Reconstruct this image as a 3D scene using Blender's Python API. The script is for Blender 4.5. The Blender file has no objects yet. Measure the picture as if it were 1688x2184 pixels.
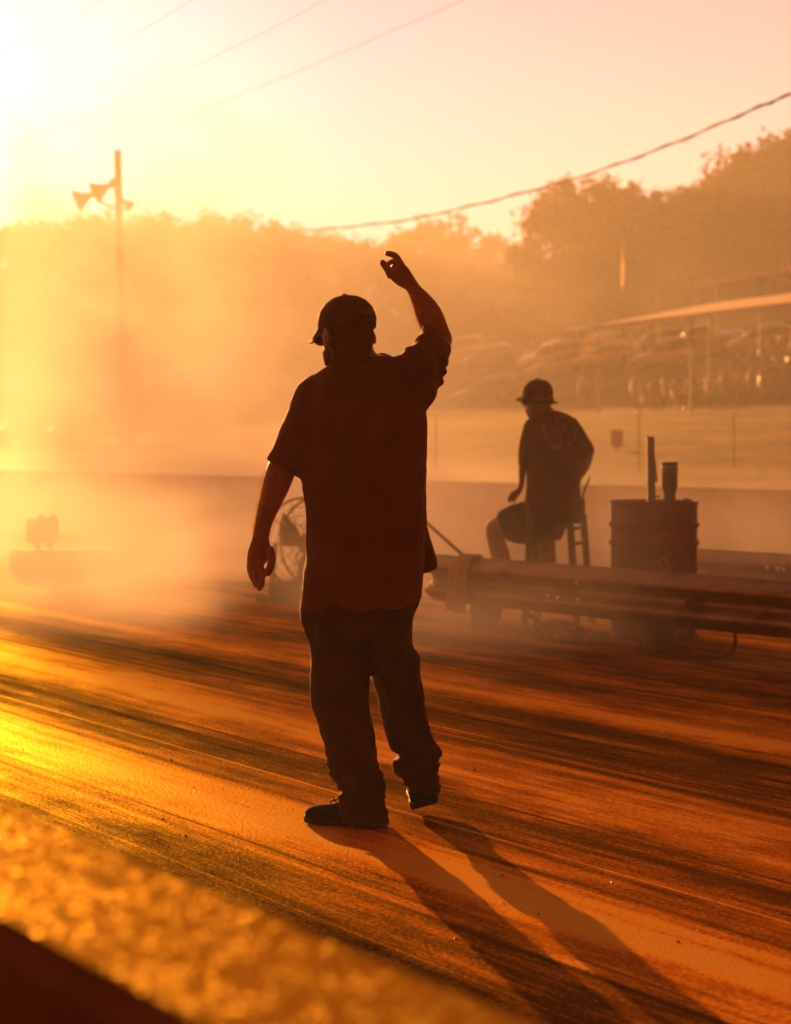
import bpy, bmesh, math, random
from mathutils import Vector, Matrix, noise
R = math.radians
random.seed(7)
S = bpy.context.scene
COL = S.collection

# ------------------------------------------------------------------ camera
F, CX, CY, HOR = 4200.0, 844.0, 1092.0, 940.0      # layout measured on a 1688 px wide frame
CAM_H = 1.30
TH = math.atan((CY - HOR) / F)
cam_d = bpy.data.cameras.new('camera'); cam = bpy.data.objects.new('camera', cam_d); COL.objects.link(cam)
cam.location = (0, 0, CAM_H); cam.rotation_euler = (R(90) - TH, 0, 0)
cam_d.sensor_fit = 'HORIZONTAL'; cam_d.sensor_width = 24.0; cam_d.lens = F / 1688.0 * 24.0
cam_d.clip_start = 0.05; cam_d.clip_end = 5000
cam_d.dof.use_dof = True; cam_d.dof.focus_distance = 6.6; cam_d.dof.aperture_fstop = 3.1
S.camera = cam

# ------------------------------------------------------------------ sun, sky, exposure
SUN_AZ, SUN_EL = R(-15.2), R(8.7)                   # left of the view axis, just above the trees
sun_dir = Vector((math.sin(SUN_AZ) * math.cos(SUN_EL), math.cos(SUN_AZ) * math.cos(SUN_EL), math.sin(SUN_EL)))
sl = bpy.data.lights.new('sun', 'SUN'); sun = bpy.data.objects.new('sun', sl); COL.objects.link(sun)
sl.energy = 5.0; sl.angle = R(0.6); sl.color = (1.0, 0.40, 0.085)
sun.rotation_euler = sun_dir.to_track_quat('Z', 'Y').to_euler()
W = bpy.data.worlds.new('World'); S.world = W; W.use_nodes = True
wn, wl = W.node_tree.nodes, W.node_tree.links
wn.clear()
wo = wn.new('ShaderNodeOutputWorld'); bg = wn.new('ShaderNodeBackground'); sky = wn.new('ShaderNodeTexSky')
sky.sky_type = 'NISHITA'; sky.sun_disc = False; sky.sun_elevation = SUN_EL; sky.sun_rotation = SUN_AZ
sky.air_density = 1.0; sky.dust_density = 5.0; sky.ozone_density = 0.5
tc = wn.new('ShaderNodeTexCoord'); dp = wn.new('ShaderNodeVectorMath'); dp.operation = 'DOT_PRODUCT'
dp.inputs[1].default_value = sun_dir
rmp = wn.new('ShaderNodeValToRGB')
cr = rmp.color_ramp; cr.elements[0].position = 0.0; cr.elements[0].color = (.80, .030, .004, 1)
cr.elements[1].position = 1.0; cr.elements[1].color = (.135, .088, .205, 1)
for pos, c_ in ((.55, (.72, .07, .012)), (.80, (.19, .165, .170)), (.90, (.165, .198, .350)), (.97, (.150, .098, .225))):
    e = cr.elements.new(pos); e.color = (*c_, 1)
mx = wn.new('ShaderNodeMixRGB'); mx.blend_type = 'MULTIPLY'; mx.inputs[0].default_value = 1.0
wl.new(tc.outputs['Generated'], dp.inputs[0]); wl.new(dp.outputs['Value'], rmp.inputs[0])
wl.new(sky.outputs[0], mx.inputs[1]); wl.new(rmp.outputs[0], mx.inputs[2])
sz_ = wn.new('ShaderNodeSeparateXYZ'); hm = wn.new('ShaderNodeMapRange'); m2 = wn.new('ShaderNodeVectorMath'); m2.operation = 'SCALE'
hm.inputs[1].default_value = .03; hm.inputs[2].default_value = .24; hm.inputs[3].default_value = 1.5; hm.inputs[4].default_value = .9
wl.new(tc.outputs['Generated'], sz_.inputs[0]); wl.new(sz_.outputs[2], hm.inputs[0]); wl.new(mx.outputs[0], m2.inputs[0]); wl.new(hm.outputs[0], m2.inputs['Scale'])
wl.new(m2.outputs[0], bg.inputs[0]); bg.inputs[1].default_value = 0.06
wl.new(bg.outputs[0], wo.inputs[0])
S.view_settings.view_transform = 'Standard'; S.view_settings.look = 'None'
S.view_settings.gamma = 1.0; S.view_settings.exposure = 2.0
S.render.engine = 'CYCLES'
cy = S.cycles
cy.use_denoising = True; cy.max_bounces = 6; cy.diffuse_bounces = 2; cy.glossy_bounces = 2
cy.transmission_bounces = 3; cy.volume_bounces = 1; cy.transparent_max_bounces = 6
cy.volume_step_rate = 2.5; cy.volume_max_steps = 128
cy.sample_clamp_indirect = 6.0
cy.caustics_reflective = False; cy.caustics_refractive = False

# ------------------------------------------------------------------ helpers
def ray(px, py):
    dx, dy = (px - CX) / F, -(py - CY) / F
    return Vector((dx, math.cos(TH) + dy * math.sin(TH), -math.sin(TH) + dy * math.cos(TH)))
def P(px, py, Y):
    d = ray(px, py); return Vector((0, 0, CAM_H)) + d * (Y / d.y)
def G(px, py, z=0.0):
    d = ray(px, py); return Vector((0, 0, CAM_H)) + d * ((z - CAM_H) / d.z)

AZ = R(33.0)                                        # direction of the strip, left of the view axis
U = Vector((-math.sin(AZ), math.cos(AZ), 0)); N = Vector((math.cos(AZ), math.sin(AZ), 0))
def PV(p, v, z=0.0): return N * p + U * v + Vector((0, 0, z))
def lerp_tab(tab, x):
    if x <= tab[0][0]: return tab[0][1]
    for (a, b), (c, d) in zip(tab, tab[1:]):
        if x <= c:
            t = (x - a) / (c - a); return b + (d - b) * t
    return tab[-1][1]
ZT = [(12.4, 0), (13.4, .16), (20, .42), (33, .8), (48, 1.7), (60, 2.35), (70, 2.9), (78, 3.6), (84, 6.4), (90, 7.9), (100, 9.2), (140, 12), (300, 17), (900, 20)]
def tz(x, y):
    p = x * N.x + y * N.y; v = x * U.x + y * U.y
    z = lerp_tab(ZT, p)
    if p > 13: z += min(1, (p - 13) / 10) * (.16 * noise.noise(Vector((p * .11, v * .03, 0))) + .07 * noise.noise(Vector((p * .4, v * .08, 3))))
    if p < -8: z += min(2.0, (-8 - p) * .04)
    return z
def hit(px, py, y0=12.0):                          # where the view ray through a point meets the terrain
    d = ray(px, py); o = Vector((0, 0, CAM_H)); Y = y0
    while Y < 400:
        q = o + d * (Y / d.y)
        if q.z <= tz(q.x, q.y): return Vector((q.x, q.y, tz(q.x, q.y)))
        Y += .25
    return None

def link(name, me, mat=None, parent=None, loc=None):
    o = bpy.data.objects.new(name, me); COL.objects.link(o)
    if mat is not None and me is not None:
        for m in (mat if isinstance(mat, (list, tuple)) else [mat]): me.materials.append(m)
    if parent: o.parent = parent
    if loc is not None: o.location = loc
    return o
def tag(o, label=None, cat=None, group=None, kind=None):
    if label: o['label'] = label
    if cat: o['category'] = cat
    if group: o['group'] = group
    if kind: o['kind'] = kind
    return o
def empty(name, loc=(0, 0, 0), rz=0.0):
    o = bpy.data.objects.new(name, None); COL.objects.link(o); o.location = loc; o.rotation_euler = (0, 0, rz)
    o.empty_display_size = .1
    return o
def thing(name, label, cat, loc=(0, 0, 0), rz=0.0, group=None):
    return tag(empty(name, loc, rz), label, cat, group)
def copy_tree(o, parent=None):
    c = o.copy(); COL.objects.link(c)
    if parent: c.parent = parent
    for ch in list(o.children): copy_tree(ch, c)
    return c

class MB:                                           # collects shapes for ONE mesh
    def __init__(s): s.v, s.f, s.sm, s.mi, s.cur = [], [], [], [], 0
    def add(s, vs, fs, smooth=False):
        b = len(s.v); s.v += [tuple(q) for q in vs]
        for f in fs: s.f.append([b + i for i in f]); s.sm.append(smooth); s.mi.append(s.cur)
    def box(s, c, size, rot=None, bev=0.0):
        hx, hy, hz = size[0] / 2, size[1] / 2, size[2] / 2
        if bev > 0:
            bm = bmesh.new(); bmesh.ops.create_cube(bm, size=1.0)
            for q in bm.verts: q.co = Vector((q.co.x * size[0], q.co.y * size[1], q.co.z * size[2]))
            bmesh.ops.bevel(bm, geom=bm.edges[:], offset=bev, segments=2, affect='EDGES')
            bm.verts.index_update()
            vs = [q.co.copy() for q in bm.verts]; fs = [[q.index for q in f.verts] for f in bm.faces]; bm.free()
        else:
            vs = [Vector((x, y, z)) for x in (-hx, hx) for y in (-hy, hy) for z in (-hz, hz)]
            fs = [(0, 1, 3, 2), (4, 6, 7, 5), (0, 4, 5, 1), (2, 3, 7, 6), (0, 2, 6, 4), (1, 5, 7, 3)]
        if rot is not None: vs = [rot @ q for q in vs]
        c = Vector(c); s.add([c + q for q in vs], fs)
    def rings(s, rings, cap=True, smooth=True, closed=False):
        n = len(rings[0]); vs = [q for r in rings for q in r]; fs = []
        m = len(rings)
        for i in range(m if closed else m - 1):
            for j in range(n):
                a, b = i * n + j, i * n + (j + 1) % n
                k = (i + 1) % m
                fs.append((a, b, k * n + (j + 1) % n, k * n + j))
        if cap and not closed:
            fs.append(tuple(range(n - 1, -1, -1))); fs.append(tuple((m - 1) * n + j for j in range(n)))
        s.add(vs, fs, smooth)
    def tube(s, pts, rad, n=10, cap=True, closed=False):
        pts = [Vector(p) for p in pts]; m = len(pts)
        rr = rad if isinstance(rad, (list, tuple)) else [rad] * m
        rings = []; up = None
        for i, p in enumerate(pts):
            if closed: t = pts[(i + 1) % m] - pts[i - 1]
            else: t = pts[min(i + 1, m - 1)] - pts[max(i - 1, 0)]
            t.normalize()
            if up is None:
                up = Vector((0, 0, 1)) if abs(t.z) < .9 else Vector((1, 0, 0))
            a = up - t * up.dot(t); a.normalize(); b = t.cross(a); up = a
            rings.append([p + (a * math.cos(k * 2 * math.pi / n) + b * math.sin(k * 2 * math.pi / n)) * rr[i] for k in range(n)])
        s.rings(rings, cap, True, closed)
    def lathe(s, prof, c=(0, 0, 0), n=32, cap=True, rot=None):
        c = Vector(c); rings = []
        for r, z in prof:
            ring = [Vector((r * math.cos(k * 2 * math.pi / n), r * math.sin(k * 2 * math.pi / n), z)) for k in range(n)]
            if rot is not None: ring = [rot @ q for q in ring]
            rings.append([c + q for q in ring])
        s.rings(rings, cap)
    def blob(s, c, r, sub=2, rot=None):
        bm = bmesh.new(); bmesh.ops.create_icosphere(bm, subdivisions=sub, radius=1.0); bm.verts.index_update()
        vs = [Vector((q.co.x * r[0], q.co.y * r[1], q.co.z * r[2])) for q in bm.verts]
        if rot is not None: vs = [rot @ q for q in vs]
        fs = [[q.index for q in f.verts] for f in bm.faces]; bm.free()
        s.add([Vector(c) + q for q in vs], fs, True)
    def mesh(s, name):
        me = bpy.data.meshes.new(name); me.from_pydata(s.v, [], s.f); me.update()
        me.polygons.foreach_set('use_smooth', s.sm); me.polygons.foreach_set('material_index', s.mi)
        return me
    def build(s, name, mat=None, parent=None, loc=None, fix=True):
        me = s.mesh(name)
        if fix:
            bm = bmesh.new(); bm.from_mesh(me); bmesh.ops.recalc_face_normals(bm, faces=bm.faces[:]); bm.to_mesh(me); bm.free()
        return link(name, me, mat, parent, loc)

def evaluated(me, mods, name):
    o = bpy.data.objects.new('tmp', me); COL.objects.link(o)
    for kind, kw in mods:
        m = o.modifiers.new(kind, kind)
        for k, val in kw.items(): setattr(m, k, val)
    bpy.context.view_layer.update()
    dg = bpy.context.evaluated_depsgraph_get()
    out = bpy.data.meshes.new_from_object(o.evaluated_get(dg), depsgraph=dg); out.name = name
    bpy.data.objects.remove(o); bpy.data.meshes.remove(me)
    return out
def fuse(mb, name, voxel=.008, it=3, fac=.5):        # overlapping closed shapes -> one continuous skin
    me = mb.mesh(name)
    bm = bmesh.new(); bm.from_mesh(me); bmesh.ops.recalc_face_normals(bm, faces=bm.faces[:]); bm.to_mesh(me); bm.free()
    me = evaluated(me, [('REMESH', dict(mode='VOXEL', voxel_size=voxel)), ('SMOOTH', dict(iterations=it, factor=fac))], name)
    me.polygons.foreach_set('use_smooth', [True] * len(me.polygons))
    return me
def displace(me, fn):
    ns = [q.normal.copy() for q in me.vertices]
    for q, nn in zip(me.vertices, ns): q.co += nn * fn(q.co)
    me.update()
def catmull(vals, sub):
    out = []; m = len(vals)
    for i in range(m - 1):
        p0, p1, p2, p3 = vals[max(i - 1, 0)], vals[i], vals[i + 1], vals[min(i + 2, m - 1)]
        for k in range(sub):
            t = k / sub
            out.append(p1 * .5 * 2 if k == 0 else (p1 * 2 + (p2 - p0) * t + (p0 * 2 - p1 * 5 + p2 * 4 - p3) * t * t + (p1 * 3 - p0 - p2 * 3 + p3) * t ** 3) * .5)
    out.append(vals[-1].copy() if hasattr(vals[-1], 'copy') else vals[-1])
    return out
def limb(mb, rings, n=28, sub=3, shrink=1.0, ex=1.0):  # rings: (xl, yl, xr, yr, Y, depth [, Y right])
    cs, as_, ds = [], [], []
    for r in rings:
        L = P(r[0], r[1], r[4]); Rr = P(r[2], r[3], r[6] if len(r) > 6 else r[4])
        cs.append((L + Rr) / 2); as_.append((Rr - L) / 2 * shrink); ds.append(Vector((r[5] * shrink, 0, 0)))
    if sub > 1: cs, as_, ds = catmull(cs, sub), catmull(as_, sub), catmull(ds, sub)
    out = []
    for c, a, d in zip(cs, as_, ds):
        ring = []
        b = Vector((0, d.x, 0)) - a.normalized() * (Vector((0, d.x, 0)).dot(a.normalized()))
        for k in range(n):
            t = 2 * math.pi * k / n; ct, st = math.cos(t), math.sin(t)
            ct = math.copysign(abs(ct) ** ex, ct); st = math.copysign(abs(st) ** ex, st)
            ring.append(c + a * ct + b * st)
        out.append(ring)
    mb.rings(out)

# ------------------------------------------------------------------ materials
def mat(name, col, rough=.7, col2=None, scale=6.0, bump=0.0, bscale=40.0, metal=0.0, sheen=0.0, spec=.5, detail=5.0, transl=0.0, stretch=None, spt=None, lo=.35, hi=.65, rvar=0.0):
    m = bpy.data.materials.new(name); m.use_nodes = True
    nt = m.node_tree; n, l = nt.nodes, nt.links; b = n['Principled BSDF']
    b.inputs['Roughness'].default_value = rough; b.inputs['Metallic'].default_value = metal
    b.inputs['Specular IOR Level'].default_value = spec
    if sheen and not spt: spt = (1, .35, .1)
    if spt: b.inputs['Specular Tint'].default_value = (*spt, 1)
    if sheen: b.inputs['Sheen Weight'].default_value = sheen; b.inputs['Sheen Roughness'].default_value = .4; b.inputs['Sheen Tint'].default_value = (1, .42, .12, 1)
    t = n.new('ShaderNodeTexCoord'); src = t.outputs['Object']
    if stretch:
        mp = n.new('ShaderNodeMapping'); mp.inputs['Scale'].default_value = stretch; l.new(src, mp.inputs['Vector']); src = mp.outputs[0]
    nz = n.new('ShaderNodeTexNoise'); nz.inputs['Scale'].default_value = scale; nz.inputs['Detail'].default_value = detail
    l.new(src, nz.inputs['Vector'])
    rp = n.new('ShaderNodeValToRGB'); rp.color_ramp.elements[0].position = lo; rp.color_ramp.elements[1].position = hi
    c2 = col2 or tuple(c * .72 for c in col)
    rp.color_ramp.elements[0].color = (*c2, 1); rp.color_ramp.elements[1].color = (*col, 1)
    l.new(nz.outputs['Fac'], rp.inputs[0]); l.new(rp.outputs[0], b.inputs['Base Color'])
    if rvar:
        mr = n.new('ShaderNodeMapRange'); mr.inputs[3].default_value = rough - rvar; mr.inputs[4].default_value = rough + rvar
        mr.inputs[1].default_value = .3; mr.inputs[2].default_value = .7
        l.new(nz.outputs['Fac'], mr.inputs[0]); l.new(mr.outputs[0], b.inputs['Roughness'])
    if bump:
        n2 = n.new('ShaderNodeTexNoise'); n2.inputs['Scale'].default_value = bscale; n2.inputs['Detail'].default_value = 4
        l.new(src, n2.inputs['Vector'])
        bp = n.new('ShaderNodeBump'); bp.inputs['Strength'].default_value = bump; bp.inputs['Distance'].default_value = .01
        l.new(n2.outputs['Fac'], bp.inputs['Height']); l.new(bp.outputs[0], b.inputs['Normal'])
    if transl:
        tr = n.new('ShaderNodeBsdfTranslucent'); ms = n.new('ShaderNodeMixShader'); ms.inputs[0].default_value = transl
        l.new(rp.outputs[0], tr.inputs[0]); l.new(b.outputs[0], ms.inputs[1]); l.new(tr.outputs[0], ms.inputs[2])
        l.new(ms.outputs[0], n['Material Output'].inputs['Surface'])
    return m
M = {}
M['skin'] = mat('skin', (.27, .10, .048), .55, (.21, .075, .035), 14, .15, 120)
_b = M['skin'].node_tree.nodes['Principled BSDF']; _b.inputs['Subsurface Weight'].default_value = .35; _b.inputs['Subsurface Radius'].default_value = (1, .35, .12); _b.inputs['Subsurface Scale'].default_value = .02
M['hair'] = mat('hair', (.12, .033, .012), .9, None, 60, .6, 260, spec=.05)
M['arm_hair'] = mat('arm_hair', (.9, .58, .22), .4, None, 20, transl=.6)
M['shirt'] = mat('shirt_cloth', (.125, .019, .007), .85, (.095, .013, .005), 9, .25, 260, sheen=.06, spec=.2)
M['denim'] = mat('denim', (.050, .006, .005), .85, (.028, .003, .0025), 12, .3, 320, sheen=.06, spec=.2)
M['cap'] = mat('cap_cloth', (.12, .027, .008), .85, None, 20, .25, 300, sheen=.06, spec=.2)
M['cap_patch'] = mat('cap_patch', (.12, .04, .02), .8, (.05, .02, .012), 90, .2, 300)
M['rubber'] = mat('black_rubber', (.02, .014, .011), .6, None, 20, .2, 120)
M['sole'] = mat('shoe_sole', (.035, .012, .007), .6, None, 20, .2, 90, spec=.03)
M['leather'] = mat('shoe_leather', (.025, .007, .004), .9, None, 18, .2, 120, spec=.04, spt=(1, .4, .1))
M['lens'] = mat('dark_lens', (.01, .008, .008), .08, spec=.8)
M['galv'] = mat('galvanised_steel', (.30, .20, .14), .42, (.17, .10, .065), 5, .12, 60, metal=.55, stretch=(1, 1, 3), rvar=.1, spt=(1, .7, .4))
M['steel'] = mat('dull_steel', (.25, .17, .12), .4, (.12, .07, .045), 12, .1, 80, metal=.8)
M['bright_steel'] = mat('bright_steel', (.8, .7, .55), .22, None, 12, metal=1.0)
M['wood'] = mat('weathered_wood', (.16, .095, .055), .8, (.08, .045, .025), 4, .4, 30, stretch=(6, 6, .7))
M['pale_wood'] = mat('hazed_wood', (.50, .34, .20), .8, (.38, .25, .14), 4, .3, 30, stretch=(6, 6, .7))  # lightened so the pole sinks away, haze put into the colour
M['dark_wood'] = mat('dark_wood', (.10, .055, .03), .6, (.05, .027, .015), 5, .3, 30, stretch=(6, 6, .8))
M['barrel'] = mat('painted_drum_steel', (.17, .045, .018), .55, (.09, .026, .012), 5, .2, 40, rvar=.12)
M['trash'] = mat('barrel_rubbish', (.12, .07, .045), .85, (.03, .02, .012), 22, .6, 40)
M['paper'] = mat('sticker_paper', (.26, .17, .12), .7, (.16, .10, .07), 18)
M['ink'] = mat('sticker_ink', (.05, .025, .015), .7, None, 18)
M['towel'] = mat('terry_towel', (.80, .66, .54), .95, (.66, .53, .42), 30, .8, 240, spec=.1, transl=.4)
M['rag'] = mat('mop_yarn', (.34, .24, .16), .95, (.16, .10, .06), 14, .8, 120)
M['pipe'] = mat('pipe_plastic', (.10, .045, .025), .5, (.06, .028, .016), 9, .1, 60)
M['tumbler'] = mat('tumbler_coat', (.035, .02, .014), .3, None, 14, spec=.6)
M['tumbler_steel'] = mat('tumbler_steel', (.5, .38, .28), .25, None, 14, metal=1.0)
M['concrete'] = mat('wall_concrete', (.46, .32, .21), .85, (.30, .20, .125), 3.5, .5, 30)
M['shaded_concrete'] = mat('shaded_concrete', (.26, .11, .06), .9, (.14, .055, .03), 3.0, .5, 30, spec=.05)  # darker concrete: shade on the near wall's face is put into the colour
M['grey_paint'] = mat('grey_painted_metal', (.20, .13, .09), .5, (.13, .08, .05), 8, .1, 50)
M['foam'] = mat('dark_block', (.12, .075, .05), .8, (.07, .042, .026), 6, .4, 40)
# ------------------------------------------------------------------ terrain, strip, walls
def grid_sheet(ps, vs, zf):
    mb = MB(); n = len(vs); pts = []
    for p in ps:
        for v in vs:
            q = PV(p, v); pts.append((q.x, q.y, zf(q.x, q.y)))
    fs = [(i * n + j, (i + 1) * n + j, (i + 1) * n + j + 1, i * n + j + 1) for i in range(len(ps) - 1) for j in range(n - 1)]
    mb.add(pts, fs, True); return mb
ps = [-500, -250, -120, -60, -30, -15, -8, 0, 6, 12] + [12.4 + k * .5 for k in range(16)] + [20.4 + k * 1.5 for k in range(54)] + [104, 112, 125, 150, 200, 300, 420, 560]
vs = [-500, -250, -120, -60, -30] + [-15 + 2.0 * k for k in range(100)] + [200, 240, 300, 400, 560, 900]
def grass_mat():
    m = bpy.data.materials.new('dry_grass'); m.use_nodes = True
    n, l = m.node_tree.nodes, m.node_tree.links; b = n['Principled BSDF']
    t = n.new('ShaderNodeTexCoord')
    n1 = n.new('ShaderNodeTexNoise'); n1.inputs['Scale'].default_value = .35; n1.inputs['Detail'].default_value = 8
    n2 = n.new('ShaderNodeTexNoise'); n2.inputs['Scale'].default_value = 3.0; n2.inputs['Detail'].default_value = 6
    l.new(t.outputs['Object'], n1.inputs['Vector']); l.new(t.outputs['Object'], n2.inputs['Vector'])
    mx = n.new('ShaderNodeMixRGB'); mx.blend_type = 'OVERLAY'; mx.inputs[0].default_value = .8
    rp = n.new('ShaderNodeValToRGB'); e = rp.color_ramp.elements
    e[0].position = .40; e[0].color = (.008, .004, .001, 1); e[1].position = .64; e[1].color = (.16, .08, .008, 1)  # near-black patches put tree shade on the bank into the colour
    l.new(n1.outputs['Fac'], mx.inputs[1]); l.new(n2.outputs['Fac'], mx.inputs[2]); l.new(mx.outputs[0], rp.inputs[0])
    l.new(rp.outputs[0], b.inputs['Base Color']); b.inputs['Roughness'].default_value = .9; b.inputs['Specular IOR Level'].default_value = .1
    b.inputs['Sheen Weight'].default_value = .06; b.inputs['Sheen Tint'].default_value = (1, .75, .3, 1)
    bp = n.new('ShaderNodeBump'); bp.inputs['Strength'].default_value = 1.0; bp.inputs['Distance'].default_value = .25
    l.new(n2.outputs['Fac'], bp.inputs['Height']); l.new(bp.outputs[0], b.inputs['Normal'])
    return m
ground = grid_sheet(ps, vs, lambda x, y: tz(x, y) - .02).build('ground', grass_mat())
tag(ground, kind='structure')

def track_mat():                                    # rubbered-in concrete: long streaks along the strip
    m = bpy.data.materials.new('rubbered_track'); m.use_nodes = True
    n, l = m.node_tree.nodes, m.node_tree.links; b = n['Principled BSDF']
    t = n.new('ShaderNodeTexCoord'); mp = n.new('ShaderNodeMapping'); mp.vector_type = 'POINT'
    mp.inputs['Rotation'].default_value = (0, 0, -AZ)     # x = across the strip, y = along it
    l.new(t.outputs['Object'], mp.inputs['Vector'])
    def streak(sx, sy, scale, detail, seed, rough=.6):
        q = n.new('ShaderNodeMapping'); q.inputs['Scale'].default_value = (sx, sy, 1); q.inputs['Location'].default_value = (seed, seed * 1.7, 0)
        l.new(mp.outputs[0], q.inputs['Vector'])
        z = n.new('ShaderNodeTexNoise'); z.inputs['Scale'].default_value = scale; z.inputs['Detail'].default_value = detail
        z.inputs['Roughness'].default_value = rough
        l.new(q.outputs[0], z.inputs['Vector']); return z.outputs['Fac']
    def math_(op, a, b_, c=None):
        k = n.new('ShaderNodeMath'); k.operation = op
        for i, x in enumerate((a, b_, c)):
            if x is None: continue
            if isinstance(x, (int, float)): k.inputs[i].default_value = x
            else: l.new(x, k.inputs[i])
        return k.outputs[0]
    s1 = streak(3.0, .10, 1.0, 6, 3.1); s2 = streak(14.0, .45, 1.0, 7, 9.7, .68); s3 = streak(60, 3.0, 1.0, 5, 1.3, .7)
    blot = streak(3.2, 1.0, 1.0, 10, 5.5, .78); grit = streak(90, 50, 1.0, 3, 2.2, .7)
    sep = n.new('ShaderNodeSeparateXYZ'); l.new(mp.outputs[0], sep.inputs[0])
    wob = math_('MULTIPLY', math_('SUBTRACT', blot, .5), .22)
    pcoord = math_('ADD', sep.outputs[0], wob)
    # dusty and dark lanes worn into the surface, far lane paled for glancing light, by distance across the strip (metres / 14)
    lanes = n.new('ShaderNodeValToRGB'); cr = lanes.color_ramp; cr.interpolation = 'B_SPLINE'
    tab = [(.4, .35), (2.2, .18), (2.62, .16), (2.95, .48), (3.12, 1.0), (3.38, .85), (3.6, .42), (3.9, .25), (4.15, .55), (4.45, .80), (4.75, .55), (5.1, .32), (5.45, .28), (5.72, .45), (5.86, 1.0), (6.02, .6), (6.25, .42), (7.5, .40), (8.8, .5), (9.6, .95), (10.4, .75), (11.2, 1.0), (11.9, .9), (12.6, .7)]
    while len(cr.elements) < len(tab): cr.elements.new(.5)
    for el, (p, v) in zip(cr.elements, tab): el.position = p / 14.0; el.color = (v, v, v, 1)
    l.new(math_('DIVIDE', pcoord, 14.0), lanes.inputs[0])
    mixd = math_('ADD', math_('MULTIPLY', s1, .32), math_('MULTIPLY', s2, .24))
    mixd = math_('ADD', mixd, math_('MULTIPLY', s3, .10)); mixd = math_('ADD', mixd, math_('MULTIPLY', blot, .34))
    con = math_('MULTIPLY', math_('SUBTRACT', mixd, .5), 4.0)
    fac = math_('ADD', math_('MULTIPLY', lanes.outputs[0], 1.05), con)
    fac = math_('ADD', fac, math_('MULTIPLY', math_('SUBTRACT', grit, .5), .85))
    fac = math_('ADD', fac, .02)
    # thin seams along the lane
    for p0, w, amt in ((3.76, .006, .30), (5.02, .006, .25), (2.72, .006, .15)):
        d = math_('ABSOLUTE', math_('SUBTRACT', sep.outputs[0], p0), 0)
        fac = math_('ADD', fac, math_('MULTIPLY', math_('LESS_THAN', d, w), amt))
    brk_ = n.new('ShaderNodeMapRange'); brk_.inputs[1].default_value = .42; brk_.inputs[2].default_value = .62; brk_.inputs[4].default_value = .45; l.new(blot, brk_.inputs[0]); brk = brk_.outputs[0]
    for p0, w in ((2.98, .022), (3.05, .012), (3.56, .03), (3.98, .05), (4.10, .015), (4.86, .04), (4.95, .012), (5.30, .03), (2.40, .05)):   # tyre lines
        q = math_('MULTIPLY_ADD', math_('SUBTRACT', s1, .5), .05, sep.outputs[0])
        d = math_('ABSOLUTE', math_('SUBTRACT', q, p0), 0)
        k_ = n.new('ShaderNodeMapRange'); k_.inputs[1].default_value = w; k_.inputs[2].default_value = w * .4; l.new(d, k_.inputs[0])
        fac = math_('SUBTRACT', fac, math_('MULTIPLY', k_.outputs[0], brk))
    rp = n.new('ShaderNodeValToRGB'); e = rp.color_ramp.elements; 
    e[0].position = 0; e[0].color = (.022, .0025, .0005, 1); e[1].position = 1; e[1].color = (.68, .29, .06, 1)
    k = rp.color_ramp.elements.new(.86); k.color = (.76, .26, .025, 1)
    k = rp.color_ramp.elements.new(.38); k.color = (.105, .012, .0012, 1)
    k = rp.color_ramp.elements.new(.68); k.color = (.47, .100, .007, 1)
    l.new(fac, rp.inputs[0]); l.new(rp.outputs[0], b.inputs['Base Color'])
    mr = n.new('ShaderNodeMapRange'); mr.inputs[3].default_value = .56; mr.inputs[4].default_value = .42
    l.new(fac, mr.inputs[0])
    df = n.new('ShaderNodeBsdfDiffuse'); gl = n.new('ShaderNodeBsdfGlossy'); ms = n.new('ShaderNodeMixShader')
    l.new(rp.outputs[0], df.inputs[0]); l.new(mr.outputs[0], gl.inputs['Roughness']); gl.inputs[0].default_value = (1, .82, .10, 1)
    sp = n.new('ShaderNodeMapRange'); sp.inputs[3].default_value = .004; sp.inputs[4].default_value = .10
    l.new(fac, sp.inputs[0]); l.new(sp.outputs[0], ms.inputs[0]); l.new(df.outputs[0], ms.inputs[1]); l.new(gl.outputs[0], ms.inputs[2])
    n.remove(b); l.new(ms.outputs[0], n['Material Output'].inputs['Surface'])
    h = math_('ADD', math_('MULTIPLY', grit, .55), math_('ADD', math_('MULTIPLY', s3, .35), math_('MULTIPLY', blot, .3)))
    bp = n.new('ShaderNodeBump'); bp.inputs['Strength'].default_value = .55; bp.inputs['Distance'].default_value = .012
    l.new(h, bp.inputs['Height']); l.new(bp.outputs[0], df.inputs['Normal']); l.new(bp.outputs[0], gl.inputs['Normal'])
    return m
track = MB(); tv = [-20 + 2 * k for k in range(76)]; tp = [.5, 6, 12.38]
track = grid_sheet(tp, tv, lambda x, y: 0.0).build('track', track_mat()); tag(track, kind='structure')

# loose grit and rubber crumbs lying on the track
g = MB(); rnd = random.Random(4)
for k in range(700):
    p = rnd.uniform(.95, 6.5); v = rnd.uniform(2.0, 14.0) ; r = rnd.uniform(.002, .006)
    q = PV(p, v, .001)
    a = rnd.uniform(0, 6.28)
    vs_ = [q + Vector((math.cos(a + t) * r * rnd.uniform(.6, 1.4), math.sin(a + t) * r * rnd.uniform(.6, 1.4), 0)) for t in (0, 1.57, 3.14, 4.71)] + [q + Vector((0, 0, r * rnd.uniform(.5, 1.0)))]
    g.cur = 0 if rnd.random() < .9 else 1
    g.add(vs_, [(0, 1, 4), (1, 2, 4), (2, 3, 4), (3, 0, 4)])
gr = g.build('rubber_crumbs', [M['rubber'], mat('pale_grit', (.34, .2, .1), .7, spec=.2)]); tag(gr, kind='stuff')

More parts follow.
